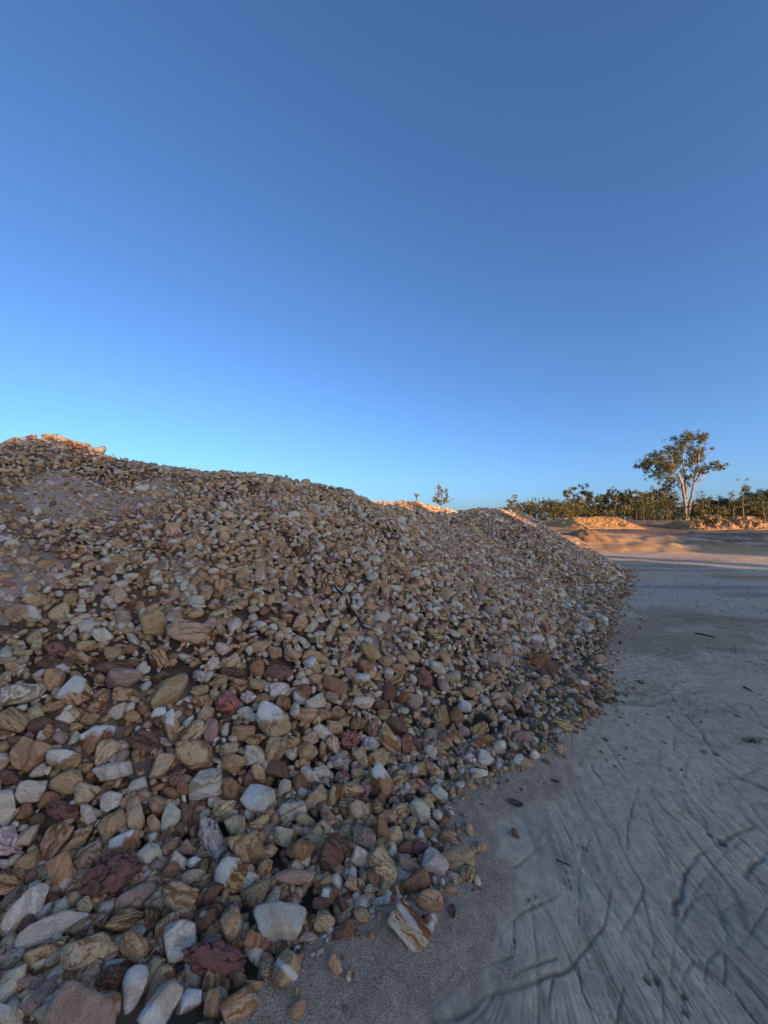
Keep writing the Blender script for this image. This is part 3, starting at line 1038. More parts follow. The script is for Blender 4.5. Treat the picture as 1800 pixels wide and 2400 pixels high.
J 2138 218 85 57 0 C
"""
COLORS = {
    'W': ((0.6, 0.505, 0.405), (0.29, 0.18, 0.095), 0.5, 'pale whitish'),
    'C': ((0.56, 0.395, 0.24), (0.22, 0.10, 0.038), 0.95, 'cream'),
    'T': ((0.46, 0.295, 0.165), (0.21, 0.11, 0.05), 0.75, 'tan'),
    'B': ((0.53, 0.34, 0.19), (0.17, 0.07, 0.026), 1.15, 'striped brown'),
    'R': ((0.34, 0.185, 0.095), (0.135, 0.058, 0.026), 0.8, 'rusty'),
    'K': ((0.21, 0.115, 0.07), (0.07, 0.036, 0.025), 0.9, 'dark brown'),
    'P': ((0.39, 0.255, 0.195), (0.16, 0.10, 0.082), 0.6, 'mauve-grey'),
    'G': ((0.46, 0.355, 0.225), (0.21, 0.165, 0.105), 0.6, 'greenish-grey'),
    'M': ((0.19, 0.095, 0.078), None, 0, 'maroon'),
    'E': ((0.31, 0.135, 0.10), None, 0, 'brick-red'),
    'N': ((0.47, 0.345, 0.295), None, 0, 'pinkish-white'),
}
WARM = (1.17, 1.07, 0.95)
COLORS = {k: (tuple(min(0.72, a * w) for a, w in zip(c[0], WARM)), tuple(a * w for a, w in zip(c[1], WARM)) if c[1] else None) + c[2:] for k, c in COLORS.items()}
CAPC = (0.70, 0.59, 0.47)


def parse_traced():
    out = []
    for ln in TRACED.strip().splitlines():
        head, *names = [q.strip() for q in ln.split('|')]
        cr, cx, cy, a, b, an, kd = head.split()
        ox, oy = CROPS[cr]
        k = 350 / 1659.0
        a, b, an = float(a) * k, float(b) * k, float(an)
        if b > a:
            a, b, an = b, a, an + 90
        out.append(dict(px=ox + float(cx) * k, py=oy + float(cy) * k, a=a, b=b, an=an, kd=kd[0], mk=kd[1:], short=names[0] if names else None, full=names[1] if names else None))
    return out


def ico(n):
    bm = bmesh.new()
    bmesh.ops.create_icosphere(bm, subdivisions=n, radius=1.0)
    v = np.array([q.co[:] for q in bm.verts])
    f = np.array([[q.index for q in p.verts] for p in bm.faces])
    bm.free()
    return v / np.linalg.norm(v, axis=1)[:, None], f


ICO = {n: ico(n) for n in (1, 2, 3, 4, 5)}


def stone_shape(lod, rng, sharp=None, slab=0.0, layered=0.0):
    """a worn, faceted lump that just fills the cube -1..1"""
    v, f = ICO[lod]
    m = rng.integers(9, 16)
    n = rng.normal(size=(m, 3))
    n /= np.linalg.norm(n, axis=1)[:, None]
    n = np.concatenate([n, np.eye(3), -np.eye(3)])
    d = np.concatenate([rng.uniform(0.62, 0.95, m), rng.uniform(0.85, 1.0, 6)])
    p = sharp or rng.uniform(9, 22)
    q = np.maximum(v @ n.T, 0) / d
    r = (q ** p).sum(1) ** (-1 / p)
    o = rng.uniform(-50, 50, 3)
    w = v * r[:, None]
    if lod >= 2:
        r = r * (1 + 0.07 * noise3(*(w * 1.7 + o).T, 1) + (0.03 * noise3(*(w * 4.5 + o).T, 2) if lod > 2 else 0))
    if lod >= 4:
        r = r * (1 + 0.016 * noise3(*(w * 11 + o).T, 3))
        if layered:
            z = (w @ np.array([0.12, 0.2, 1.0])) * 8 + 1.5 * noise3(*(w * 1.5 + o).T, 4)
            r = r * (1 + layered * 0.035 * noise2(z * 1.3, z * 0 + o[0]))
    w = v * r[:, None]
    lo, hi = w.min(0), w.max(0)
    return (w - (lo + hi) / 2) / ((hi - lo) / 2), f


def clay_shape(lod, rng):
    v, f = ICO[lod]
    o = rng.uniform(-50, 50, 3)
    r = 1 + 0.22 * noise3(*(v * 1.4 + o).T, 1) + 0.16 * noise3(*(v * 3.5 + o).T, 2) + 0.08 * noise3(*(v * 9 + o).T, 3)
    m = rng.integers(28, 46)
    s = rng.normal(size=(m, 3))
    s /= np.linalg.norm(s, axis=1)[:, None]
    vv = v + 0.09 * np.stack([noise3(*(v * 3 + o + 9 * k).T, 5 + k) for k in range(3)], 1)
    dd = np.linalg.norm(vv[:, None] - s[None], axis=2)
    dd.sort(axis=1)
    e = dd[:, 1] - dd[:, 0]
    crack = 1 - sstep(0.018, 0.06, e)
    crack *= sstep(-0.35, 0.05, noise3(*(v * 2 + o).T, 11))
    r = r * (1 + 0.05 * sstep(0.0, 0.25, e) - 0.10 * crack)
    w = v * r[:, None]
    lo, hi = w.min(0), w.max(0)
    return (w - (lo + hi) / 2) / ((hi - lo) / 2), f, crack


def rot_random(rng):
    q = rng.normal(size=4)
    q /= np.linalg.norm(q)
    w, x, y, z = q
    return np.array([[1 - 2 * (y * y + z * z), 2 * (x * y - z * w), 2 * (x * z + y * w)],
                     [2 * (x * y + z * w), 1 - 2 * (x * x + z * z), 2 * (y * z - x * w)],
                     [2 * (x * z - y * w), 2 * (y * z + x * w), 1 - 2 * (x * x + y * y)]])


def tint(kd, rng, n=1):
    a, b, st, _ = COLORS[kd]
    a = np.array(a)
    f = rng.uniform(0.86, 1.14)
    w = 1 + rng.normal(0, 0.035, 3)
    ca = np.clip(a * f * w, 0.01, 0.8)
    cb = np.array(b if b else a) * rng.uniform(0.8, 1.25) * (1 + rng.normal(0, 0.05, 3))
    return ca, np.clip(cb, 0.01, 0.8), st * rng.uniform(0.75, 1.2)


def place_ray(h):
    """centre of a traced stone: where its pixel meets the heap or the floor"""
    rx, rz = (h['px'] - CX) / F, (HY - h['py']) / F
    t = np.linspace(0.6, 14, 2700)
    x, z = rx * t, CAMZ + rz * t
    s = toe_sd(x, t)
    off = h['b'] / F * t * 0.42
    fl = SURF(x, t)
    g = np.nonzero(z < fl + off)[0]
    return t[g[0]] if len(g) else 14.0


_SURF = {}


def SURF(x, y):
    """upper skin of whatever lies there: packed stones or pit floor"""
    s = toe_sd(x, y)
    hp = np.where(s > 0, heap_h(x, y) - 0.012, -1)
    return np.maximum(hp, 0.012 * noise2(x * 1.4, y * 1.4, 62) + 0.01)


def hero_frame(h, t):
    """semi-axes of the stone as seen: two vectors square to the view ray, and the ray"""
    P = px2w(h['px'], h['py'], t)
    r = P - np.array([0, 0, CAMZ])
    r /= np.linalg.norm(r)
    an = math.radians(h['an'])
    d1 = np.array([math.cos(an), 0, -math.sin(an)]) * h['a'] / F * t
    d2 = np.array([math.sin(an), 0, math.cos(an)]) * h['b'] / F * t
    M = np.stack([d1 - r * (d1 @ r), d2 - r * (d2 @ r)], 1)
    U, S, _ = np.linalg.svd(M, full_matrices=False)
    u1, u2 = U[:, 0], U[:, 1]
    if u1 @ d1 < 0:
        u1 = -u1
    u3 = np.cross(u1, u2)
    if u3 @ r > 0:
        u2, u3 = -u2, -u3
    return P, np.stack([u1, u2, u3], 1), S


def direction(dx, dy):
    a = math.degrees(math.atan2(-dy, dx)) % 360
    return ['just right of', 'above and right of', 'just above', 'above and left of', 'just left of', 'below and left of', 'just below', 'below and right of'][int((a + 22.5) // 45) % 8]


def shape_word(h):
    q = h['a'] / h['b']
    return 'slender' if q > 2.2 else 'oblong' if q > 1.65 else 'egg-shaped' if q > 1.35 else 'blunt' if q > 1.12 else 'round'


def size_word(h):
    s = math.sqrt(h['a'] * h['b'])
    return 'large' if s > 36 else 'fair-sized' if s > 24 else 'small' if s > 17.5 else 'very small'


MARKS = {'^': 'white-topped', '/': 'pale-ended', 'x': 'rust-bottomed', 'o': 'rough', 's': 'banded', '': ''}


def make_heroes():
    H = parse_traced()
    for h in H:
        h['t'] = place_ray(h)
        h['clay'] = h['kd'] in 'MEN'
    stones = [h for h in H if not h['clay']]
    stones.sort(key=lambda h: -h['a'] * h['b'] - (1e6 if h['short'] else 0))
    for i, h in enumerate(stones):
        h['own'] = i < 298
    for h in H:
        if h['clay']:
            h['own'] = True
    marks = [h for h in H if h['short']]
    seen = set()
    for h in H:
        if h['full']:
            seen.add(h['full'])
    for h in H:
        if not h['own'] or h['full']:
            continue
        near = sorted(marks, key=lambda m: math.hypot(m['px'] - h['px'], m['py'] - h['py']) - 0.8 * math.sqrt(m['a'] * m['b']))
        if h['clay']:
            desc = size_word(h) + ' ' + COLORS[h['kd']][3] + ' clay lump'
        else:
            w = [size_word(h), MARKS.get(h['mk'][:1], ''), shape_word(h), COLORS[h['kd']][3], 'stone']
            if h['mk'][:1] == 's' and 'striped' in w[3]:
                w[1] = ''
            desc = ' '.join(q for q in w if q)
        for m in near[:6]:
            lab = desc + ' ' + direction(h['px'] - m['px'], h['py'] - m['py']) + ' the ' + m['short']
            if len(lab.split()) > 16:
                continue
            if lab not in seen:
                break
        else:
            m2, m3 = near[0], near[1]
            lab = desc + ' between the ' + m2['short'] + ' and the ' + m3['short']
            lab = ' '.join(lab.split()[:16])
        h['full'] = lab
        seen.add(lab)
    rng = np.random.default_rng(11)
    rest = []
    for h in H:
        if not h['own']:
            rest.append(h)
            continue
        P, R, S = hero_frame(h, h['t'])
        pxs = math.sqrt(h['a'] * h['b'])
        lod = 5 if (h['clay'] and pxs > 30) else 4 if pxs > 17 or h['clay'] else 3
        flat = h['kd'] in 'BCT' or 's' in h['mk']
        ax = np.array([S[0], S[1], S[1] * rng.uniform(0.72, 0.95)])
        if h['clay']:
            v, f, crack = clay_shape(lod, rng)
            cap = crack
        else:
            v, f = stone_shape(lod, rng, sharp=rng.uniform(12, 34), layered=1.0 if flat and 's' in h['mk'] else 0.4)
            cap = np.zeros(len(v))
        L = v * ax                                        # metres, in the stone's own axes
        W = L @ R.T
        o = rng.uniform(-30, 30, 3)
        nz = noise3(*(v * 1.6 + o).T, 7) * 0.3 + noise3(*(v * 5 + o).T, 8) * 0.1
        mk = h['mk']
        if '^' in mk:
            up = W / np.linalg.norm(W, axis=1).max()
            cap = sstep(0.28, 0.42, up @ np.array([0.1, -0.35, 0.93]) + nz * 0.8)
        elif '#' in mk:                                   # bold pale stripes lengthwise
            cap = 0.7 * sstep(0.0, 0.5, np.sin(v[:, 1] * 7.0 + nz * 5.0 + 1.2 * v[:, 0]) + 0.5 * nz)
        elif '-' in mk:                                   # a wavy brown band near the top
            cap = 1 - sstep(0.10, 0.17, np.abs(v[:, 1] - 0.42 - 0.12 * np.sin(v[:, 0] * 4) + nz * 0.2))
        elif '=' in mk:                                   # one pale stripe along the stone
            cap = 1 - sstep(0.16, 0.24, np.abs(v[:, 1] + nz * 0.25 - 0.05))
        elif '!' in mk:                                   # one rusty stripe
            cap = 1 - sstep(0.07, 0.13, np.abs(v[:, 0 if h['kd'] == 'T' else 1] + 0.25 * v[:, 1] + nz * 0.5))
        elif '/' in mk:
            cap = sstep(0.12, 0.22, -v[:, 0] * (1 if R[0, 0] > 0 else -1) + nz * 0.7)
        elif not h['clay'] and rng.random() < 0.22:
            cap = sstep(0.30, 0.5, nz + 0.25 * v[:, 1]) * 0.8
        ca, cb, st = tint(h['kd'], rng)
        cc = np.array(CAPC)
        if '!' in mk or '-' in mk:
            cc = np.array((0.26, 0.12, 0.05))
        if 'x' in mk:                                     # rust skin on the lower side
            cap = sstep(0.15, 0.3, -(W / np.abs(W).max()) @ np.array([0, -0.25, 0.97]) + nz * 0.6)
            cc = np.array((0.16, 0.075, 0.04))
        if 's' in mk:
            st = min(1.0, st * 1.5 + 0.25)
        if h['clay']:
            cc = ca * np.array((1.5, 1.65, 1.7)) if h['kd'] == 'N' else ca * np.array((1.35, 1.2, 1.15))
        size = S[0]
        Bq = rot_random(rng)
        if flat:                                          # bands run along the stone more often than across
            base = np.eye(3)[[0, 2, 1]] if rng.random() < 0.6 else np.eye(3)
            Bq = base + rng.normal(0, 0.22, (3, 3))
        rp = (L @ Bq.T) * 10 + rng.uniform(-40, 40, 3)
        freq = np.clip(rng.uniform(0.35, 0.75) / (size * 10) * 7.0, 1.5, 12.0)
        n = len(v)
        one = np.ones((n, 1))
        attrs = {'rpos': ('FLOAT_VECTOR', rp), 'rpar': ('FLOAT_VECTOR', one * np.array([st, freq, 0.65 if 'o' in mk else 0.08])),
                 'tint_a': ('FLOAT_COLOR', one * ca), 'tint_b': ('FLOAT_COLOR', one * cb), 'tint_c': ('FLOAT_COLOR', one * cc), 'cap': ('FLOAT', cap)}
        o = mesh_np('clay_lump' if h['clay'] else 'stone', W, f, M_CLAY if h['clay'] else M_ROCK, True, attrs)
        o.location = P
        if h['clay']:
            tag(o, h['full'], 'clay lump', 'cracked clay lumps in the stone heap')
        else:
            tag(o, h['full'], 'stone', 'stones of the near slope of the heap')
    return H, rest


# shapes shared by the thousands of smaller stones
def build_fill(H, rest):
    rng = np.random.default_rng(23)
    LIB = {lod: [stone_shape(lod, np.random.default_rng(500 + 60 * lod + i), sharp=(13 + 2 * (i % 9))) for i in range(26)] for lod in (1, 2, 3)}
    ell = np.array([(h['px'], h['py'], h['a'], h['b'], math.radians(h['an'])) for h in H if h['own']])

    def in_hero(px, py, grow):
        out = np.zeros(len(px), bool)
        for cx, cy, a, b, an in ell:
            dx, dy = px - cx, py - cy
            u = dx * math.cos(an) + dy * math.sin(an)
            v = -dx * math.sin(an) + dy * math.cos(an)
            out |= (u / (a * grow)) ** 2 + (v / (b * grow)) ** 2 < 1
        return out

    # candidate spots over the visible side of the heap
    N = 260000
    x = rng.uniform(-9.5, 9.2, N)
    y = rng.uniform(0.4, 22, N)
    s = toe_sd(x, y)
    h = heap_h(x, y)
    e = 0.05
    hx = (heap_h(x + e, y) - heap_h(x - e, y)) / (2 * e)
    hy = (heap_h(x, y + e) - heap_h(x, y - e)) / (2 * e)
    nrm = np.stack([-hx, -hy, np.ones(N)], 1)
    nrm /= np.linalg.norm(nrm, axis=1)[:, None]
    P = np.stack([x, y, h], 1)
    view = np.array([0, 0, CAMZ]) - P
    dist = np.linalg.norm(view, axis=1)
    facing = (view / dist[:, None] * nrm).sum(1)
    px, py = CX + F * x / y, HY - F * (h - CAMZ) / y
    infr = (px > -220) & (px < 1900) & (py < 2700)
    keep = (s > -0.02) & (facing > -0.12) & infr
    x, y, s, h, nrm, dist, px, py = (q[keep] for q in (x, y, s, h, nrm, dist, px, py))
    n = len(x)
    dust = dust_map(x, y)
    r = np.exp(rng.normal(math.log(0.036), 0.40, n))
    big = rng.random(n) < 0.012
    r = np.where(big, r * rng.uniform(1.6, 2.6, n), r)
    r *= 1 - 0.36 * sstep(-1.5, -4, x) * sstep(2.5, 4, y)          # smaller toward the upper left
    r *= 1 + 0.15 * sstep(7, 14, dist)
    r = np.clip(r, 0.014, 0.13)
    front = py > 1500                                              # among the traced stones only small ones remain
    r = np.where(front, np.clip(r * 0.72, 0.012, 0.045), r)
    order = np.argsort(-r + 0.012 * rng.random(n))
    cell = 0.09
    grid = {}
    top = []
    blocked = in_hero(px, py, 0.93)
    tight = 0.60
    xl, yl, hl, rl = x.tolist(), y.tolist(), h.tolist(), r.tolist()
    dl = (dust * 0.26 + rng.random(n) < 1.0).tolist()
    for i in order.tolist():
        if blocked[i] or not dl[i]:
            continue
        ri = rl[i]
        xi, yi, zi = xl[i], yl[i], hl[i]
        ci, cj = int(xi / cell), int(yi / cell)
        ok = True
        k = 2 if ri > 0.05 else 1
        for a in range(ci - k, ci + k + 1):
            for b in range(cj - k, cj + k + 1):
                for (xx, yy, zz, rr) in grid.get((a, b), ()):
                    q = (ri + rr) * tight
                    if (xx - xi) ** 2 + (yy - yi) ** 2 + (zz - zi) ** 2 < q * q:
                        ok = False
                        break
                if not ok:
                    break
            if not ok:
                break
        if ok:
            grid.setdefault((ci, cj), []).append((xi, yi, zi, ri))
            if ri > 0.06:
                for a in (-1, 0, 1):
                    for b in (-1, 0, 1):
                        if a or b:
                            grid.setdefault((ci + a, cj + b), []).append((xi, yi, zi, ri))
            top.append(i)
    top = np.array(top)
    # a second, lower layer that closes the gaps
    lown = rng.choice(n, size=min(n, 15000), replace=False)
    lown = lown[(s[lown] > 0.08) & (dist[lown] < 9.5) & (dist[lown] > 3.2)]
    near = np.nonzero((dist < 3.4) & (s > 0.0))[0]
    near = rng.choice(near, size=min(len(near), 6500), replace=False)
    idx = np.concatenate([top, lown, near])
    nl = len(near)
    layer = np.concatenate([np.zeros(len(top)), np.ones(len(lown)), np.full(nl // 2, 1), np.full(nl - nl // 2, 2)])
    isnear = np.concatenate([np.zeros(len(top) + len(lown), bool), np.ones(nl, bool)])
    rr = np.where(layer > 0, np.clip(r[idx] * 0.95, 0.012, 0.05), r[idx])
    rr = np.where(isnear, rng.uniform(0.018, 0.042, len(idx)), rr)
    P = np.stack([x[idx], y[idx], h[idx]], 1)
    nn = nrm[idx]
    P = P - nn * np.where(isnear, np.where(layer > 1, 0.105, 0.058) + 0.2 * rr, np.where(layer > 0, 0.035 + 0.4 * rr, 0.30 * rr - 0.004))[:, None]
    P[:, 2] = np.maximum(P[:, 2], 0.004)
    # traced stones too small to be things of their own
    ex_P, ex_r, ex_k = [], [], []
    for q in rest:
        ex_P.append(px2w(q['px'], q['py'], q['t']))
        ex_r.append(q['a'] / F * q['t'])
        ex_k.append(q['kd'])
    # stray pebbles along the foot and farther out on the floor
    ns = 5200
    tp = []
    poly = TOE[2:-8]
    seg = np.linalg.norm(np.diff(poly, axis=0), axis=1)
    cs = np.concatenate([[0], np.cumsum(seg)])
    for _ in range(ns):
        u = rng.uniform(0, cs[-1])
        k = np.searchsorted(cs, u) - 1
        a, b = poly[k], poly[k + 1]
        p = a + (b - a) * (u - cs[k]) / seg[k]
        dn = np.array([b[1] - a[1], -(b[0] - a[0])]) / seg[k]
        dfar = np.hypot(*p)
        off = rng.exponential(0.028 + 0.03 * min(dfar / 4, 2.5)) - 0.03
        p = p + dn * off
        if toe_sd(np.array([p[0]]), np.array([p[1]]))[0] > 0.06:
            continue
        q = (CX + F * p[0] / max(p[1], .3), HY + F * CAMZ / max(p[1], .3))
        tp.append((p[0], p[1], np.exp(rng.normal(math.log(0.0082), 0.55)) * (1.0 + min(dfar / 10, 1.0))))
    for _ in range(1700):                                          # the gravelly band across the floor
        yy = rng.uniform(7.0, 20)
        xx = yy * rng.uniform(0.55, 1.05) + rng.normal(0, 1.0)
        tp.append((xx, yy, np.exp(rng.normal(math.log(0.0085), 0.5))))
    tp = np.array(tp)
    ts = toe_sd(tp[:, 0], tp[:, 1])
    tp = tp[ts < 0.06]
    tz = floor_parts(tp[:, 0], tp[:, 1])[0]
    tpx, tpy = CX + F * tp[:, 0] / tp[:, 1], HY - F * (tz - CAMZ) / tp[:, 1]
    okp = ~in_hero(tpx, tpy, 1.05)
    tp, tz = tp[okp], tz[okp]
    nP = len(P)
    P = np.concatenate([P, np.array(ex_P), np.stack([tp[:, 0], tp[:, 1], tz + 0.25 * tp[:, 2]], 1)])
    rr = np.concatenate([rr, ex_r, tp[:, 2]])
    nn = np.concatenate([nn, np.tile([0.3, -0.3, 0.9], (len(ex_r), 1)), np.tile([0, 0, 1.0], (len(tp), 1))])
    kinds = np.array(list('WCTBRKPGE'))
    prob = np.array([0.24, 0.29, 0.20, 0.14, 0.045, 0.03, 0.045, 0.02, 0.005])
    kd = rng.choice(kinds, size=len(P), p=prob / prob.sum())
    kd[nP:nP + len(ex_k)] = ex_k
    deep = np.concatenate([isnear, np.zeros(len(P) - nP, bool)])
    kd[deep] = rng.choice(list('CTBRKPW'), size=deep.sum(), p=[0.24, 0.28, 0.17, 0.08, 0.10, 0.05, 0.08])
    peb = np.zeros(len(P), bool)
    peb[nP + len(ex_k):] = True
    kd[peb] = rng.choice(list('KRTCW'), size=peb.sum(), p=[0.22, 0.28, 0.25, 0.15, 0.10])
    dist = np.linalg.norm(P - np.array([0, 0, CAMZ]), axis=1)
    pix = rr / dist * 385
    lod = np.where(pix > 6.5, 3, np.where(pix > 2.4, 2, 1))
    lod[:nP][layer > 0] = np.minimum(lod[:nP][layer > 0], 2)
    for nm, mask in (('heap_stones', ~peb), ('gravel', peb)):
        Vs, Fs, A = [], [], {k: [] for k in ('rpos', 'rpar', 'tint_a', 'tint_b', 'tint_c', 'cap')}
        base = 0
        for lv in (1, 2, 3):
            ids = np.nonzero(mask & (lod == lv))[0]
            if not len(ids):
                continue
            pick = rng.integers(0, 26, len(ids))
            for sh in range(26):
                sel = ids[pick == sh]
                m = len(sel)
                if not m:
                    continue
                v, f = LIB[lv][sh]
                nv = len(v)
                ax = np.stack([rng.uniform(0.92, 1.1, m), rng.uniform(0.56, 0.9, m), rng.uniform(0.34, 0.74, m)], 1) * rr[sel][:, None]
                up = nn[sel] + rng.normal(0, 0.42, (m, 3))
                up /= np.linalg.norm(up, axis=1)[:, None]
                t1 = np.cross(up, rng.normal(size=(m, 3)))
                t1 /= np.linalg.norm(t1, axis=1)[:, None]
                t2 = np.cross(up, t1)
                L = v[None] * ax[:, None]
                W = L[..., 0:1] * t1[:, None] + L[..., 1:2] * t2[:, None] + L[..., 2:3] * up[:, None] + P[sel][:, None]
                Vs.append(W.reshape(-1, 3))
                Fs.append((f[None] + (base + nv * np.arange(m))[:, None, None]).reshape(-1, 3))
                base += nv * m
                br = np.array([rot_random(rng) if rng.random() < 0.5 else np.eye(3) for _ in range(m)])
                rp = np.einsum('mij,mvj->mvi', br, L) * 10 + rng.uniform(-40, 40, (m, 1, 3))
                A['rpos'].append(rp.reshape(-1, 3))
                ca, cb, st = zip(*(tint(k, rng) for k in kd[sel]))
                ca, cb, st = np.array(ca), np.array(cb), np.array(st)
                fr = np.clip(rng.uniform(0.35, 0.8, m) / (rr[sel] * 10) * 6.0, 1.5, 14)
                par = np.stack([np.minimum(st, 1.1), fr, np.full(m, 0.12)], 1)
                ones = np.ones((1, nv, 1))
                for key, arr in (('rpar', par), ('tint_a', ca), ('tint_b', cb), ('tint_c', np.tile(CAPC, (m, 1)))):
                    A[key].append((arr[:, None] * ones).reshape(-1, 3))
                cap = sstep(0.25, 0.45, noise3(*((v[None] * 1.5 + rng.uniform(-30, 30, (m, 1, 3))).reshape(-1, 3)).T, 9)) * np.repeat((rng.random(m) < 0.3) * 0.85, nv)
                A['cap'].append(cap)
        ty = {'rpos': 'FLOAT_VECTOR', 'rpar': 'FLOAT_VECTOR', 'tint_a': 'FLOAT_COLOR', 'tint_b': 'FLOAT_COLOR', 'tint_c': 'FLOAT_COLOR', 'cap': 'FLOAT'}
        o = mesh_np(nm, np.concatenate(Vs), np.concatenate(Fs), M_ROCK, True, {k: (ty[k], np.concatenate(q)) for k, q in A.items()})
        tag(o, kind='stuff')
        print(nm, mask.sum(), 'stones', len(o.data.polygons), 'faces', [int((mask & (lod == k)).sum()) for k in (1, 2, 3)])


# ------------------------------------------------------------------ unseen bank added behind the camera, to its right, to shade heap and floor
UX, UY = math.sin(SUN_AZ), math.cos(SUN_AZ)                  # towards the sun, on the map


def uv2xy(u, v):
    """u away from the sun, v along the bank"""
    return -u * UX - v * UY, -u * UY + v * UX


SHADE_EDGE = [(-8, 3, 3.15), (-4.7, 5.5, 2.84), (-1.5, 6.9, 2.8), (0.3, 8.4, 2.7), (1.3, 11.0, 2.6), (3.5, 13.3, 2.4), (4.5, 13.2, 2.25), (4.9, 13.0, 1.7), (5.5, 12.8, 1.36), (6.0, 12.6, 1.2)]  # wanted shadow edges on the heap; the added bank's crest is fitted to them
SHADE_BANK_TOP = [(-60, 5.8), (-12, 5.8)] + sorted((x * -UY + y * UX, z + (-x * UX - y * UY + 9.0) * math.tan(SUN_ELEV)) for x, y, z in SHADE_EDGE) + [
    (13.25, 6.2), (14.0, 6.2), (14.3, 3.0), (19.3, 3.0), (19.5, 1.0), (20.3, 1.0), (20.6, 3.0), (21.6, 3.0), (22.0, 0.9), (26.6, 0.9), (27.8, 2.0), (28.8, 2.45), (31.3, 3.1), (34.0, 3.6), (41.0, 3.2), (43.0, 0.9), (75, 0.8)]


def build_shade_bank():  # added out of view; crest steps and gaps shape the sun patches
    U0 = -58.0
    rise = (-9.0 - U0) * math.tan(SUN_ELEV)
    v = np.linspace(-60, 75, 800)
    w = np.linspace(-1.9, 1.9, 41)
    Vv, Wv = np.meshgrid(v, w, indexing='ij')
    top = np.interp(Vv, [q[0] for q in SHADE_BANK_TOP], [q[1] for q in SHADE_BANK_TOP]) + rise
    top = top + 0.42 * np.abs(noise2(Vv * 2.3, Vv * 0, 211)) + 0.3 * noise2(Vv * 0.9, Vv * 0 + 5, 212) * (Vv < 11)
    off = Wv * np.maximum(top, 1.2)
    z = top - np.abs(off) * 0.64
    z = np.maximum(z, -0.25) + (0.10 * noise2(Vv * 1.3, off * 1.3, 201) + 0.06 * noise2(Vv * 3, off * 3, 202)) * (np.abs(Wv) < 1.75)
    z = np.minimum(z, top + 0.15)
    X, Y = uv2xy(U0 + off, Vv)
    P = np.stack([X, Y, z], -1).reshape(-1, 3)
    I = np.arange(len(P)).reshape(Vv.shape)
    Fq = np.stack([I[:-1, :-1], I[:-1, 1:], I[1:, 1:], I[1:, :-1]], -1).reshape(-1, 4)
    o = mesh_np('shade_bank', P, Fq, mat_dirt('shade_bank_earth', (0.24, 0.17, 0.11), (0.17, 0.115, 0.075), 0.8))
    tag(o, kind='structure')


# ------------------------------------------------------------------ earth mounds beyond the pit floor
def mound(name, label, mat, px0, px1, t, top_pts, depth, base_drop=0.5, rough=0.06, seed=1, nx=170, ny=90):
    """a heap whose skyline follows top_pts (pixels) at depth t"""
    xs = np.linspace((px0 - CX) / F * t, (px1 - CX) / F * t, nx)
    tops = np.interp(xs, [(q[0] - CX) / F * t for q in top_pts], [CAMZ + (HY - q[1]) / F * t for q in top_pts])
    ys = np.linspace(-depth, depth, ny)
    X, D = np.meshgrid(xs, ys)
    g = floor_h(X.ravel(), (D + t).ravel()).reshape(X.shape)
    T = np.broadcast_to(tops, X.shape)
    hgt = np.maximum(T - g[ny // 2][None], 0)
    slope = hgt / np.maximum(depth * 0.92, 0.1)
    prof = np.clip(1 - (np.abs(D) / depth), 0, 1)
    prof = smin(prof * 1.25, np.full_like(prof, 1.0), 0.15)
    k = 1 + 0 * X
    n = rough * (noise2(X * 1.2, D * 1.2, 300 + seed) + 0.75 * noise2(X * 3.1, D * 3.1, 310 + seed) + 0.55 * noise2(X * 7, D * 7, 320 + seed))
    gl = 0.5 * rough * np.abs(noise2(X * 1.8 + 0.5 * D, D * 0.35, 330 + seed))
    Z = g + hgt * prof + (n - gl) * np.minimum(hgt * prof * 3, 1) - base_drop * (prof < 0.02)
    ca = empty(name, (float(xs.mean()), t, float(g.mean())))
    V = np.stack([X, D + t, Z], -1).reshape(-1, 3) - np.array(ca.location)
    I = np.arange(len(V)).reshape(X.shape)
    Fq = np.stack([I[:-1, :-1], I[:-1, 1:], I[1:, 1:], I[1:, :-1]], -1).reshape(-1, 4)
    bpy.data.objects.remove(ca)
    o = mesh_np(name, V, Fq, mat)
    o.location = (float(xs.mean()), t, float(g.mean()))
    tag(o, label, 'earth mound')
    return o


# ------------------------------------------------------------------ branches and leaves
def tube(points, radii, n=6):
    P = np.array(points, float)
    r = np.array(radii, float)
    T = np.gradient(P, axis=0)
    T /= np.linalg.norm(T, axis=1)[:, None] + 1e-9
    ref = np.array([0.3, 1.0, 0.1])
    A = np.cross(T, ref)
    A /= np.linalg.norm(A, axis=1)[:, None] + 1e-9
    B = np.cross(T, A)
    th = np.linspace(0, 2 * math.pi, n, endpoint=False)
    V = P[:, None] + r[:, None, None] * (np.cos(th)[None, :, None] * A[:, None] + np.sin(th)[None, :, None] * B[:, None])
    m = len(P)
    I = np.arange(m * n).reshape(m, n)
    J = np.roll(I, -1, 1)
    Fq = np.stack([I[:-1], J[:-1], J[1:], I[1:]], -1).reshape(-1, 4)
    return V.reshape(-1, 3), Fq


def join(parts):
    Vs, Fs, b = [], [], 0
    for v, f in parts:
        Vs.append(v)
        Fs.append(f + b)
        b += len(v)
    return np.concatenate(Vs), np.concatenate(Fs)


def curve_pts(a, b, bend, n, rng):
    a, b = np.array(a, float), np.array(b, float)
    t = np.linspace(0, 1, n)[:, None]
    L = np.linalg.norm(b - a)
    off = rng.normal(0, bend * L, 3)
    return a + (b - a) * t + off * np.sin(math.pi * t) + rng.normal(0, 0.012 * L, (n, 3)) * (t > 0) * (t < 1)


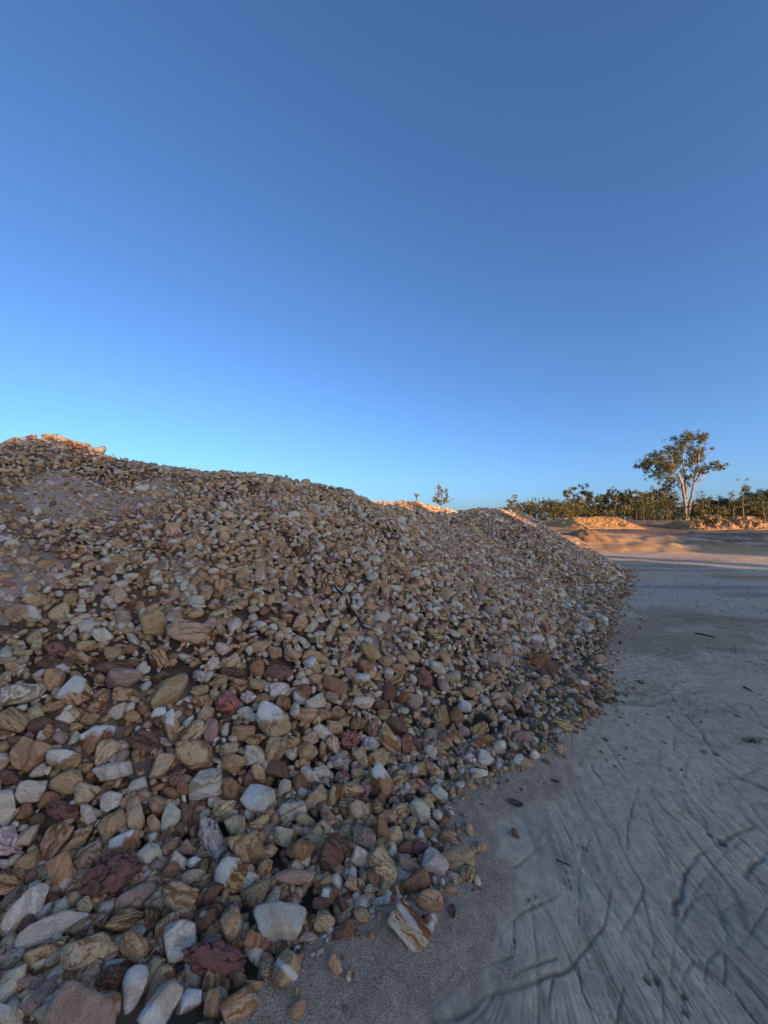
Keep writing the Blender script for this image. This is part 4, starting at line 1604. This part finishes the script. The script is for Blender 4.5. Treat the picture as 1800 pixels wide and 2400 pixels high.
def leaves(centres, radii, per, size, rng, droop=0.35):
    """sprays of narrow leaves in uneven clumps; returns verts, quads, shade"""
    C, S = [], []
    for c, r, k in zip(centres, radii, per):
        k = int(k)
        d = rng.normal(size=(k, 3))
        d /= np.linalg.norm(d, axis=1)[:, None]
        q = rng.random(k) ** 0.45
        C.append(np.array(c) + d * q[:, None] * np.array(r) * (0.75 + 0.5 * rng.random((k, 1))))
        S.append(np.clip(rng.normal(0.5, 0.16) + rng.normal(0, 0.17, k), 0, 1))
    C, S = np.concatenate(C), np.concatenate(S)
    m = len(C)
    ax = rng.normal(size=(m, 3))
    ax[:, 2] -= droop * 2
    ax /= np.linalg.norm(ax, axis=1)[:, None]
    sd = np.cross(ax, rng.normal(size=(m, 3)))
    sd /= np.linalg.norm(sd, axis=1)[:, None]
    ln = size * rng.uniform(0.6, 1.4, m)[:, None]
    wd = ln * rng.uniform(0.35, 0.6, (m, 1))
    V = np.stack([C - ax * ln, C + sd * wd, C + ax * ln, C - sd * wd], 1).reshape(-1, 3)
    Fq = np.arange(4 * m).reshape(m, 4)
    return V, Fq, np.repeat(S, 4)


M_GUM = None


def leaf_obj(name, V, Fq, S, mat, parent=None, link=True):
    return mesh_np(name, V, Fq, mat, False, {'shade': ('FLOAT', S)}, parent, link)


def tall_tree(bark, leafm):
    t = 68.0
    sx = 340 / 1659.0

    def w(zx, zy, dy=0.0):
        return px2w(1460 + zx * sx, 1000 + zy * sx, t) + np.array([0, dy, 0])
    base = w(725, 1078)
    root = empty('gum_tree', tuple(base))
    tag(root, 'tallest tree, a spreading gum with three pale stems on the lit earth bank', 'tree')
    rng = np.random.default_rng(5)

    def path(pts, r0, r1, dy=0):
        P = [w(*p, dy * i / max(1, len(pts) - 1)) - base for i, p in enumerate(pts)]
        Q = []
        for a, b in zip(P[:-1], P[1:]):
            Q += list(curve_pts(a, b, 0.03, 5, rng)[:-1])
        Q.append(P[-1])
        return tube(Q, np.linspace(r0, r1, len(Q)), 7)
    stems = [path([(712, 1090), (700, 900), (655, 660), (582, 540)], 0.27, 0.14, -0.8), path([(728, 1090), (722, 800), (722, 500), (700, 300), (672, 150)], 0.25, 0.05, 0.6),
             path([(742, 1090), (762, 850), (800, 660), (850, 400), (880, 200), (925, 105)], 0.23, 0.05, -0.4)]
    mesh_np('trunk', *join(stems), bark, True, None, root)
    limbs = [path([(655, 660), (590, 550), (500, 470), (400, 420), (250, 400)], 0.14, 0.03, -1), path([(582, 540), (520, 380), (420, 320)], 0.10, 0.03, -2), path([(582, 540), (560, 350), (540, 240)], 0.10, 0.03, 1.5),
             path([(800, 690), (880, 620), (1000, 530), (1085, 460)], 0.12, 0.03, 1), path([(1000, 530), (1110, 490), (1180, 470), (1210, 420)], 0.05, 0.015, 1),
             path([(1110, 490), (1250, 496)], 0.03, 0.012, 1), path([(1120, 480), (1130, 420), (1165, 385)], 0.03, 0.012, 1), path([(880, 620), (1020, 580)], 0.03, 0.012), path([(850, 400), (930, 350), (990, 270), (1060, 245)], 0.07, 0.02, -1),
             path([(820, 560), (900, 470)], 0.06, 0.02, 2), path([(720, 560), (640, 530)], 0.05, 0.02), path([(722, 640), (780, 540)], 0.06, 0.02, -1), path([(700, 850), (640, 760), (600, 690)], 0.06, 0.02, -1),
             path([(660, 690), (560, 640), (480, 600)], 0.06, 0.02, 1), path([(560, 690), (470, 730)], 0.025, 0.01), path([(700, 300), (750, 220), (745, 80)], 0.05, 0.012), path([(690, 880), (640, 840)], 0.05, 0.02),
             path([(330, 600), (240, 580)], 0.02, 0.01), path([(765, 940), (870, 860)], 0.05, 0.015), path([(350, 560), (430, 560), (520, 480)], 0.03, 0.05)]
    for q in limbs:
        mesh_np('limb', *q, bark, True, None, root)
    cl = [(430, 420, 130, 75), (330, 400, 80, 60), (545, 455, 85, 85), (360, 560, 80, 55), (235, 430, 50, 30), (430, 315, 80, 40), (300, 460, 70, 50), (450, 500, 80, 50), (545, 245, 60, 55), (650, 125, 65, 50), (742, 140, 45, 45), (585, 140, 25, 35),
          (680, 215, 75, 60), (650, 310, 75, 60), (600, 330, 50, 50), (790, 400, 75, 65), (905, 125, 65, 45), (955, 120, 30, 35), (850, 170, 50, 30), (860, 235, 50, 50), (870, 300, 40, 50), (930, 350, 65, 45), (985, 265, 35, 50), (1060, 245, 28, 20),
          (1010, 450, 85, 45), (960, 490, 60, 45), (900, 560, 32, 32), (745, 600, 45, 50), (795, 515, 50, 40), (590, 690, 45, 70), (640, 525, 32, 30), (505, 600, 45, 25), (575, 615, 32, 35), (700, 380, 55, 45), (820, 290, 40, 30), (1070, 460, 40, 30), (610, 800, 35, 60), (735, 660, 30, 30), (670, 690, 25, 40), (480, 280, 30, 25), (735, 85, 14, 18)]
    k = sx / F * t
    cen = [w(c[0], c[1], rng.uniform(-1.6, 1.6)) - base for c in cl]
    rad = [(c[2] * k * 0.9, max(c[2], c[3]) * k * 0.8, c[3] * k * 0.9) for c in cl]
    cs, rs, ps = [], [], []
    for c, r in zip(cen, rad):                               # each clump is a handful of smaller sprays
        m = max(4, int(r[0] * r[2] * 46))
        for _ in range(m):
            d = rng.normal(0, 0.6, 3)
            cs.append(c + d * np.array(r))
            rs.append(np.full(3, rng.uniform(0.18, 0.5)))
            ps.append(rng.integers(14, 36))
    V, Fq, S = leaves(cs, rs, ps, 0.115, rng, 0.5)
    leaf_obj('crown', V, Fq, S, leafm, root)


def tree_kind(seed, h, spread, bark, leafm, crown0=0.45, dens=1.0, lean=0.0, forks=5, leaf=0.16, rr=0.11, trunk_n=1):
    """a trunk mesh and a crown mesh for one kind of bush gum"""
    rng = np.random.default_rng(seed)
    tubes, cs, rs, ps = [], [], [], []
    for q in range(trunk_n):
        dx = rng.normal(0, 0.25 * trunk_n)
        top = np.array([lean * h + rng.normal(0, 0.06) * h + dx, rng.normal(0, 0.05) * h, h * rng.uniform(0.82, 0.93)])
        P = curve_pts((dx * 0.3, 0, -0.6), top, 0.03, 9, rng)
        tubes.append(tube(P, np.linspace(rr, rr * 0.22, 9), 5))
        for k in range(forks):
            f = crown0 + (1 - crown0) * (k + rng.random()) / forks
            a = P[min(8, int(f * 8))]
            th = rng.uniform(0, 2 * math.pi)
            L = spread * rng.uniform(0.5, 1.0) * (1.15 - 0.6 * f)
            b = a + np.array([math.cos(th) * L, math.sin(th) * L, L * rng.uniform(0.5, 1.1)])
            B = curve_pts(a, b, 0.06, 5, rng)
            tubes.append(tube(B, np.linspace(rr * 0.4, rr * 0.12, 5), 4))
            for j in range(rng.integers(2, 5)):
                c = B[rng.integers(2, 5)] + rng.normal(0, 0.22 * spread, 3) * np.array([1, 1, 0.6])
                cs.append(c)
                rs.append(np.array([1, 1, 0.75]) * spread * rng.uniform(0.16, 0.34))
                ps.append(int(dens * rng.uniform(16, 34)))
        cs.append(P[-1])
        rs.append(np.array([1, 1, 1.2]) * spread * 0.25)
        ps.append(int(26 * dens))
    tv, tf = join(tubes)
    V, Fq, S = leaves(cs, rs, ps, leaf, rng, 0.4)
    return mesh_np('trunk', tv, tf, bark, True, None, None, False), leaf_obj('crown', V, Fq, S, leafm, None, False)


def put_tree(name, kind, loc, rz, s, label, group=None, cat='tree'):
    root = empty(name, loc)
    root.rotation_euler = (0, 0, rz)
    root.scale = (s, s, s)
    tag(root, label, cat, group)
    for nm, me in zip(('trunk', 'crown'), kind):
        c = bpy.data.objects.new(nm, me)
        COL.objects.link(c)
        c.parent = root
    return root


ORD = 'first second third fourth fifth sixth seventh eighth ninth tenth eleventh twelfth'.split()


def build_far():
    sandy = mat_dirt('orange_earth', (0.56, 0.30, 0.11), (0.47, 0.245, 0.09), 0.7)
    sandy2 = mat_dirt('brown_earth', (0.33, 0.195, 0.105), (0.27, 0.155, 0.085), 1.2)
    clod = mat_dirt('cloddy_earth', (0.47, 0.265, 0.125), (0.33, 0.18, 0.085), 1.6)
    mound('earth_mound', 'long flat-topped mound of orange earth in front of the wood', sandy, 1255, 1500, 46,
          [(1255, 1262), (1285, 1241), (1312, 1224), (1330, 1216), (1352, 1213), (1375, 1213), (1400, 1214), (1420, 1212), (1440, 1213), (1452, 1222), (1468, 1237), (1480, 1246), (1500, 1262)], 5.0, rough=0.085, seed=1)
    mound('earth_mound', 'small smooth brown earth cone below the long orange mound', sandy2, 1312, 1428, 26.0,
          [(1312, 1285), (1330, 1268), (1350, 1249), (1366, 1241), (1380, 1240), (1396, 1244), (1412, 1256), (1428, 1275)], 1.9, rough=0.03, seed=2)
    mound('earth_mound', 'rough earth bank with brush beneath the tallest tree', clod, 1572, 1700, 42,
          [(1572, 1252), (1588, 1238), (1600, 1222), (1612, 1226), (1625, 1230), (1645, 1218), (1660, 1210), (1672, 1212), (1686, 1222), (1700, 1250)], 3.2, rough=0.22, seed=3)
    mound('earth_mound', 'cloddy orange earth bank at the right of the brushy one', clod, 1690, 1850, 41,
          [(1690, 1250), (1705, 1232), (1720, 1222), (1740, 1215), (1755, 1214), (1775, 1221), (1800, 1226), (1850, 1222)], 3.2, rough=0.2, seed=4)

    bark = mat_plain('pale_gum_bark', (0.36, 0.28, 0.21), (0.22, 0.16, 0.115), 1.4, 0.85, (6, 6, 1))
    bark2 = mat_plain('grey_gum_bark', (0.22, 0.175, 0.13), (0.13, 0.10, 0.075), 1.4, 0.9, (6, 6, 1))
    olive = mat_leaf('olive_gum_leaves', (0.10, 0.105, 0.036), (0.17, 0.16, 0.052), (0.25, 0.20, 0.07))
    green = mat_leaf('green_gum_leaves', (0.09, 0.092, 0.034), (0.15, 0.135, 0.046), (0.21, 0.165, 0.062))
    dark = mat_leaf('shaded_wattle_leaves', (0.028, 0.033, 0.017), (0.045, 0.05, 0.024), (0.07, 0.066, 0.03))  # shade of the right-hand wood is put into this dark leaf colour
    bushy = mat_leaf('yellow_green_leaves', (0.20, 0.19, 0.045), (0.28, 0.25, 0.06), (0.34, 0.29, 0.08))
    tall_tree(bark, olive)
    rng = np.random.default_rng(31)
    slim = [tree_kind(400 + i, 8.0, 1.25, bark2 if i % 2 else bark, olive if i % 3 else green, 0.42 + 0.08 * (i % 3), 0.85, 0.0, 6, 0.14, 0.115) for i in range(5)]
    full = [tree_kind(420 + i, 7.0, 1.9, bark2, olive if i % 2 else green, 0.30, 1.35, 0.0, 8, 0.17, 0.10) for i in range(4)]
    airy = [tree_kind(440 + i, 9.5, 1.7, bark, olive, 0.55, 0.6, 0.02, 6, 0.13, 0.09) for i in range(3)]
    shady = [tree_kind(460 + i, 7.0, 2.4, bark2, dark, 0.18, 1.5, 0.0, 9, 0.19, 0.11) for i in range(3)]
    gW = 'gum trees of the wood beyond the mounds'

    def base_h(x, y):
        return float(floor_h(np.array([x]), np.array([y]))[0]) - 0.05
    # skyline of the wood: pixel row of the tree tops by column
    sk = [(1190, 1190), (1225, 1182), (1270, 1175), (1330, 1160), (1390, 1150), (1440, 1146), (1500, 1148), (1560, 1150), (1600, 1160), (1660, 1158), (1720, 1152), (1800, 1150)]
    for i in range(84):
        px = 1205 + i * (1580 - 1205) / 83 + rng.uniform(-4, 4)
        t = rng.uniform(72, 100)
        top = np.interp(px, *zip(*sk)) + rng.normal(1, 12)
        x = (px - CX) / F * t
        z = base_h(x, t)
        H = CAMZ + (HY - top) / F * t - z
        kd = full[i % 4] if rng.random() < 0.62 else slim[i % 5]
        h0 = 7.0 if kd in full else 8.0
        lab = 'olive gum tree in the wood behind the long orange mound' if px < 1475 else 'gum tree in the wood between the orange mound and the tallest tree'
        put_tree('gum_tree', kd, (x, t, z), rng.uniform(0, 6.28), max(0.45, H / h0), lab, gW)
    THIN = [(1428, 1147, 80), (1446, 1143, 76), (1460, 1143, 74), (1482, 1152, 78), (1499, 1146, 76), (1522, 1150, 73), (1548, 1153, 75), (1345, 1163, 85), (1376, 1160, 84), (1388, 1164, 84), (1568, 1166, 74), (1408, 1156, 82)]
    for i, (px, top, t) in enumerate(THIN):
        x = (px - CX) / F * t
        z = base_h(x, t)
        H = CAMZ + (HY - top) / F * t - z
        put_tree('gum_tree', airy[i % 3], (x, t, z), rng.uniform(0, 6.28), H / 9.5, ORD[sorted(q[0] for q in THIN).index(px)] + ' from the left of the thin-crowned gums rising above the wood', 'thin-crowned gums above the wood')
    SAPS = [(1490, 60), (1503, 58), (1511, 55), (1522, 60), (1534, 57), (1545, 62), (1553, 56), (1563, 59), (1478, 62), (1571, 61)]
    for i, (px, t) in enumerate(SAPS):
        x = (px - CX) / F * t
        z = base_h(x, t)
        H = CAMZ + (HY - rng.uniform(1176, 1196)) / F * t - z
        put_tree('gum_sapling', slim[i % 5], (x, t, z), rng.uniform(0, 6.28), H / 8.0, ORD[sorted(q[0] for q in SAPS).index(px)] + ' from the left of the slender saplings fronting the wood before the tallest tree', 'slender saplings at the front of the wood', 'tree')
    for i in range(24):
        px = 1630 + i * (1830 - 1630) / 23 + rng.uniform(-4, 4)
        t = rng.uniform(66, 80)
        x = (px - CX) / F * t
        z = base_h(x, t)
        top = 1164 + rng.normal(0, 6) - 16 * (px > 1740)
        H = CAMZ + (HY - top) / F * t - z
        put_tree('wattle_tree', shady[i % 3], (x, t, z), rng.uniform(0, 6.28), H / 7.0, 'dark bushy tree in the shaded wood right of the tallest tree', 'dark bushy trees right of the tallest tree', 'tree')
    for lab, px, top, t, kd, h0 in [('airy second-tallest gum near the right edge above the dark trees', 1741, 1113, 63, airy[1], 9.5), ('thin gum with sparse leaves just right of the tallest tree', 1650, 1141, 66, airy[0], 9.5),
                                    ('small crooked tree on the earth bank below the second-tallest gum', 1691, 1176, 43, slim[2], 8.0), ('airy gum at the far right end of the wood', 1792, 1146, 60, airy[2], 9.5), ('loose-crowned gum beside the second-tallest gum', 1716, 1138, 66, airy[2], 9.5)]:
        x = (px - CX) / F * t
        z = base_h(x, t)
        put_tree('gum_tree', kd, (x, t, z), rng.uniform(0, 6.28), (CAMZ + (HY - top) / F * t - z) / h0, lab)
    # undergrowth along the foot of the wood, too dense to count
    cs, rs, ps = [], [], []
    for i in range(420):
        px = rng.uniform(1180, 1850)
        t = rng.uniform(64, 104)
        x = (px - CX) / F * t
        z = base_h(x, t)
        cs.append((x, t, z + rng.uniform(0.2, 3.2)))
        rs.append(np.array([1.5, 1.2, 1.1]) * rng.uniform(0.5, 1.1))
        ps.append(rng.integers(30, 60))
    V, Fq, S = leaves(cs, rs, ps, 0.24, rng)
    o = leaf_obj('undergrowth', V, Fq, S, green)
    tag(o, kind='stuff')
    # dry brush on the two earth banks
    cs, rs, ps = [], [], []
    for i in range(110):
        px = rng.choice([rng.uniform(1625, 1698), rng.uniform(1700, 1800)], p=[0.75, 0.25])
        t = rng.uniform(40.5, 43)
        x = (px - CX) / F * t
        top = np.interp(px, [1625, 1660, 1690, 1720, 1755, 1800], [1228, 1208, 1216, 1222, 1212, 1222]) + rng.uniform(0, 9)
        cs.append((x, t, CAMZ + (HY - top) / F * t))
        rs.append(np.array([0.5, 0.4, 0.22]) * rng.uniform(0.5, 1.2))
        ps.append(rng.integers(14, 30))
    V, Fq, S = leaves(cs, rs, ps, 0.12, rng, -0.5)
    dry = mat_leaf('dry_brush', (0.20, 0.14, 0.07), (0.27, 0.19, 0.095), (0.34, 0.25, 0.13))
    tag(leaf_obj('undergrowth', V, Fq, S, dry), kind='stuff')

    # shrubs on the skyline of the far part of the heap
    def skyshrub(name, label, px, py_base, t, clumps, twigs, size):
        b = px2w(px, py_base, t)
        root = empty(name, tuple(b))
        tag(root, label, 'shrub')
        rg = np.random.default_rng(int(px))
        k = t / F
        tb = [tube(curve_pts((0, 0, -0.15), (dx * k, rg.normal(0, 0.1), -dy * k), 0.05, 6, rg), np.linspace(0.022, 0.005, 6), 4) for dx, dy in twigs]
        mesh_np('branches', *join(tb), bark2, True, None, root)
        V, Fq, S = leaves([(c[0] * k, rg.normal(0, 0.1), -c[1] * k) for c in clumps], [(c[2] * k, c[2] * k * 0.8, c[3] * k) for c in clumps], [c[4] * 2 for c in clumps], size, rg, 0.2)
        leaf_obj('foliage', V, Fq, S, bushy, root)
    skyshrub('shrub', 'yellow-green shrub on the skyline of the stone heap', 1032, 1178, 20.2,
             [(-3, -20, 8, 8, 45), (-4, -34, 6, 8, 45), (14, -26, 4, 9, 36), (-11, -11, 6, 5, 36), (12, -9, 6, 5, 36), (-6, -4, 10, 4, 45), (10, -3, 10, 3, 40), (16, -16, 3, 7, 22), (4, -27, 4, 4, 20), (-14, -4, 5, 3, 20)],
             [(-8, -48), (-14, -40), (14, -44), (-30, -18), (30, -12), (40, -11), (0, -36), (10, -30), (-12, -20), (26, -2)], 0.045)
    skyshrub('shrub', 'tiny leafy sprig left of the skyline shrub', 977, 1168, 19.4, [(0, -6, 5, 4, 22), (3, -9, 3, 3, 14), (-5, -11, 2, 2, 6)], [(0, -10), (-6, -13), (4, -12)], 0.04)
    x, y = px2w(1200, 1200, 60)[:2]
    put_tree('gum_tree', full[1], (float(x), 60.0, base_h(x, 60)), 1.0, 0.62, 'bright green treetop just beside the end of the stone heap')


def build_small():
    barkd = mat_plain('dark_root_bark', (0.035, 0.026, 0.022), (0.07, 0.05, 0.04), 30, 0.9)
    rng = np.random.default_rng(77)

    def on(px, py, lift=0.02):
        h = dict(px=px, py=py, b=2.0, a=2.0)
        t = place_ray(h)
        return px2w(px, py, t - lift)
    k = 300 / 1659.0
    pts = [(440, 150), (490, 215), (560, 290), (610, 370), (660, 470), (730, 540), (790, 640), (815, 700)]
    P = [on(700 + a * k, 1340 + b * k, 0.05) for a, b in pts]
    root = empty('dead_root', tuple(P[0]))
    tag(root, 'dark thin dead root lying across the stones with a frayed lower end', 'root')
    mesh_np('stem', *tube([p - P[0] for p in P], [0.006, 0.011, 0.016, 0.015, 0.014, 0.012, 0.012, 0.01], 7), barkd, True, None, root)
    fr = [[(790, 640), (850, 670), (905, 690)], [(800, 660), (830, 720), (870, 745)], [(800, 680), (790, 730), (780, 765)], [(810, 690), (880, 730), (960, 755), (1000, 775)], [(780, 640), (840, 650), (880, 640)]]
    for f in fr:
        Q = [on(700 + a * k, 1340 + b * k, 0.06) - P[0] for a, b in f]
        mesh_np('rootlet', *tube(Q, np.linspace(0.008, 0.003, len(Q)), 5), barkd, True, None, root)

    def stick(label, pts, r, lift=0.05, cat='stick'):
        Q = [on(a, b, lift) for a, b in pts]
        o = mesh_np('stick', *tube([q - Q[0] for q in Q], np.linspace(r, r * 0.5, len(Q)), 6), barkd)
        o.location = Q[0]
        tag(o, label, cat)
    stick('short dark stick lying high on the dusty upper left of the heap', [(196, 1094), (212, 1097), (230, 1095)], 0.014)
    stick('thin dark twig poking out below the heap\'s left peak', [(264, 1063), (270, 1072), (275, 1080)], 0.012)

    def fstick(label, pts, r):
        Q = [np.array([*gpt(a, b), 0.012]) for a, b in pts]
        o = mesh_np('twig', *tube([q - Q[0] for q in Q], np.linspace(r, r * 0.5, len(Q)), 6), barkd)
        o.location = Q[0]
        tag(o, label, 'twig')
    fstick('dark curled twig on the silt between the animal tracks and the sand', [(1304, 2020), (1316, 2026), (1330, 2032), (1339, 2037)], 0.0045)
    fstick('longest dark twig on the floor, far right toward the dry ground', [(1628, 1486), (1650, 1489), (1676, 1496)], 0.012)
    fstick('short dark twig on the floor beside a bent dry stem', [(1743, 1612), (1755, 1618), (1764, 1625)], 0.008)

    # bits lying on the floor
    brown = mat_plain('dry_leaf', (0.17, 0.09, 0.055), (0.10, 0.056, 0.036), 40, 0.8)

    def chip(name, label, px, py, a, b, ang, cat):
        x, y = gpt(px, py)
        L, Wd = a / F * y, b / F * y * 1.25
        n = 9
        s = np.linspace(-1, 1, n)
        wdt = np.sqrt(np.clip(1 - s ** 2, 0, 1)) * (0.8 + 0.3 * rng.random(n)) + 0.03
        curl = 0.35 * Wd * s ** 2
        top = np.concatenate([np.stack([s * L, wdt * Wd, curl + 0.004 + 0.3 * Wd * wdt], 1), np.stack([s * L, 0 * s, curl + 0.004 + 0 * s], 1), np.stack([s * L, -wdt * Wd, curl + 0.004 + 0.25 * Wd * wdt], 1)])
        V = np.concatenate([top, top - np.array([0, 0, 0.003])])
        Fq = []
        for base in (0, 3 * n):
            for rrow in range(2):
                for q in range(n - 1):
                    i = base + rrow * n + q
                    Fq.append([i, i + 1, i + n + 1, i + n])
        c, sn = math.cos(ang), math.sin(ang)
        V = V @ np.array([[c, sn, 0], [-sn, c, 0], [0, 0, 1]])
        o = mesh_np(name, V, np.array(Fq), brown)
        o.location = (x, y, float(floor_h(x, y)[0]) + 0.002)
        tag(o, label, cat)
    chip('dead_leaf', 'curled brown dead leaf with jagged edge on the grey sand', 1208, 1885, 19, 7, -0.6, 'leaf')
    chip('bark_chip', 'dark bark chip standing alone at the border of sand and silt', 1060, 2152, 17, 6, 1.4, 'bark chip')
    chip('dead_leaf', 'small brown leaf on streaked silt above the curled dead leaf', 1301, 1835, 9, 3, -0.5, 'leaf')

    # the one green tuft
    gx, gy = gpt(1765, 1743)
    gm = mat_leaf('fresh_grass', (0.03, 0.055, 0.015), (0.05, 0.09, 0.022), (0.08, 0.12, 0.03))
    V, S = [], []
    for i in range(90):
        bx, by = rng.normal(0, 0.035), rng.normal(0, 0.02)
        dx, dy, hh = rng.normal(0, 0.025), rng.normal(0, 0.02), rng.uniform(0.012, 0.034)
        w_ = 0.0018
        V += [(bx - w_, by, 0), (bx + w_, by, 0), (bx + dx + w_ * .3, by + dy, hh), (bx + dx - w_ * .3, by + dy, hh)]
        S += [rng.random()] * 4
    o = leaf_obj('grass_tuft', np.array(V), np.arange(len(V)).reshape(-1, 4), np.array(S), gm)
    o.location = (gx, gy, float(floor_h(gx, gy)[0]))
    tag(o, 'only green grass tuft, low on the bare grey floor', 'grass')
    # a dry stem standing at the right
    sx_, sy_ = gpt(1724, 1530)
    z0 = float(floor_h(sx_, sy_)[0])
    tb = [tube(curve_pts((0, 0, -0.01), (rng.normal(0, 0.02), 0, 0.13), 0.05, 5, rng), np.linspace(0.0035, 0.0015, 5), 4), tube(curve_pts((0, 0, 0.0), (0.11, 0.02, 0.03), 0.05, 5, rng), np.linspace(0.003, 0.0015, 5), 4),
          tube(curve_pts((0, 0, 0.04), (-0.04, 0, 0.09), 0.05, 4, rng), np.linspace(0.0025, 0.001, 4), 4)]
    o = mesh_np('dry_stem', *join(tb), barkd)
    o.location = (sx_, sy_, z0)
    tag(o, 'thin upright dry stem with a bent side shoot on the floor', 'plant')
    # leaf litter and bark crumbs over the floor
    m = 50
    V, Fq = [], []
    for i in range(m):
        px, py = rng.uniform(1430, 1900), 1290 + 520 * rng.random() ** 1.3
        x, y = gpt(px, py)
        if toe_sd(np.array([x]), np.array([y]))[0] > -0.15 or y > 20:
            continue
        L = rng.uniform(0.008, 0.02) * (1 + y / 9)
        a = rng.uniform(0, 3.14)
        z = float(floor_h(x, y)[0])
        c, s = math.cos(a), math.sin(a)
        b = len(V)
        for u, v, ww in ((-1, 0, 0.2), (0, .35, .35), (1, 0, .15), (0, -.35, .1)):
            V.append((x + L * (u * c - v * s), y + L * (u * s + v * c), z + 0.003 + ww * L * 0.5))
        for u, v, ww in ((-1, 0, 0.2), (0, .35, .35), (1, 0, .15), (0, -.35, .1)):
            V.append((x + L * (u * c - v * s), y + L * (u * s + v * c), z - 0.002))
        Fq += [[b, b + 1, b + 2, b + 3], [b, b + 4, b + 5, b + 1], [b + 1, b + 5, b + 6, b + 2], [b + 2, b + 6, b + 7, b + 3], [b + 3, b + 7, b + 4, b]]
    o = mesh_np('leaf_litter', np.array(V), np.array(Fq), brown, False)
    tag(o, kind='stuff')


# ------------------------------------------------------------------ build
import time as _t
_t0 = _t.time()
build_ground()
print('ground', _t.time() - _t0)
build_heap_core()
HEROES, REST = make_heroes()
print('heroes', _t.time() - _t0)
build_fill(HEROES, REST)
print('fill', _t.time() - _t0)
build_shade_bank()
build_far()
print('far', _t.time() - _t0)
build_small()
print('all', _t.time() - _t0)
_n = 0
for _o in sc.objects:
    if _o.type == 'MESH':
        _n += sum(len(q.vertices) - 2 for q in _o.data.polygons) if len(_o.data.polygons) < 20000 else len(_o.data.polygons) * (len(_o.data.polygons[0].vertices) - 2)
print('triangles', _n)
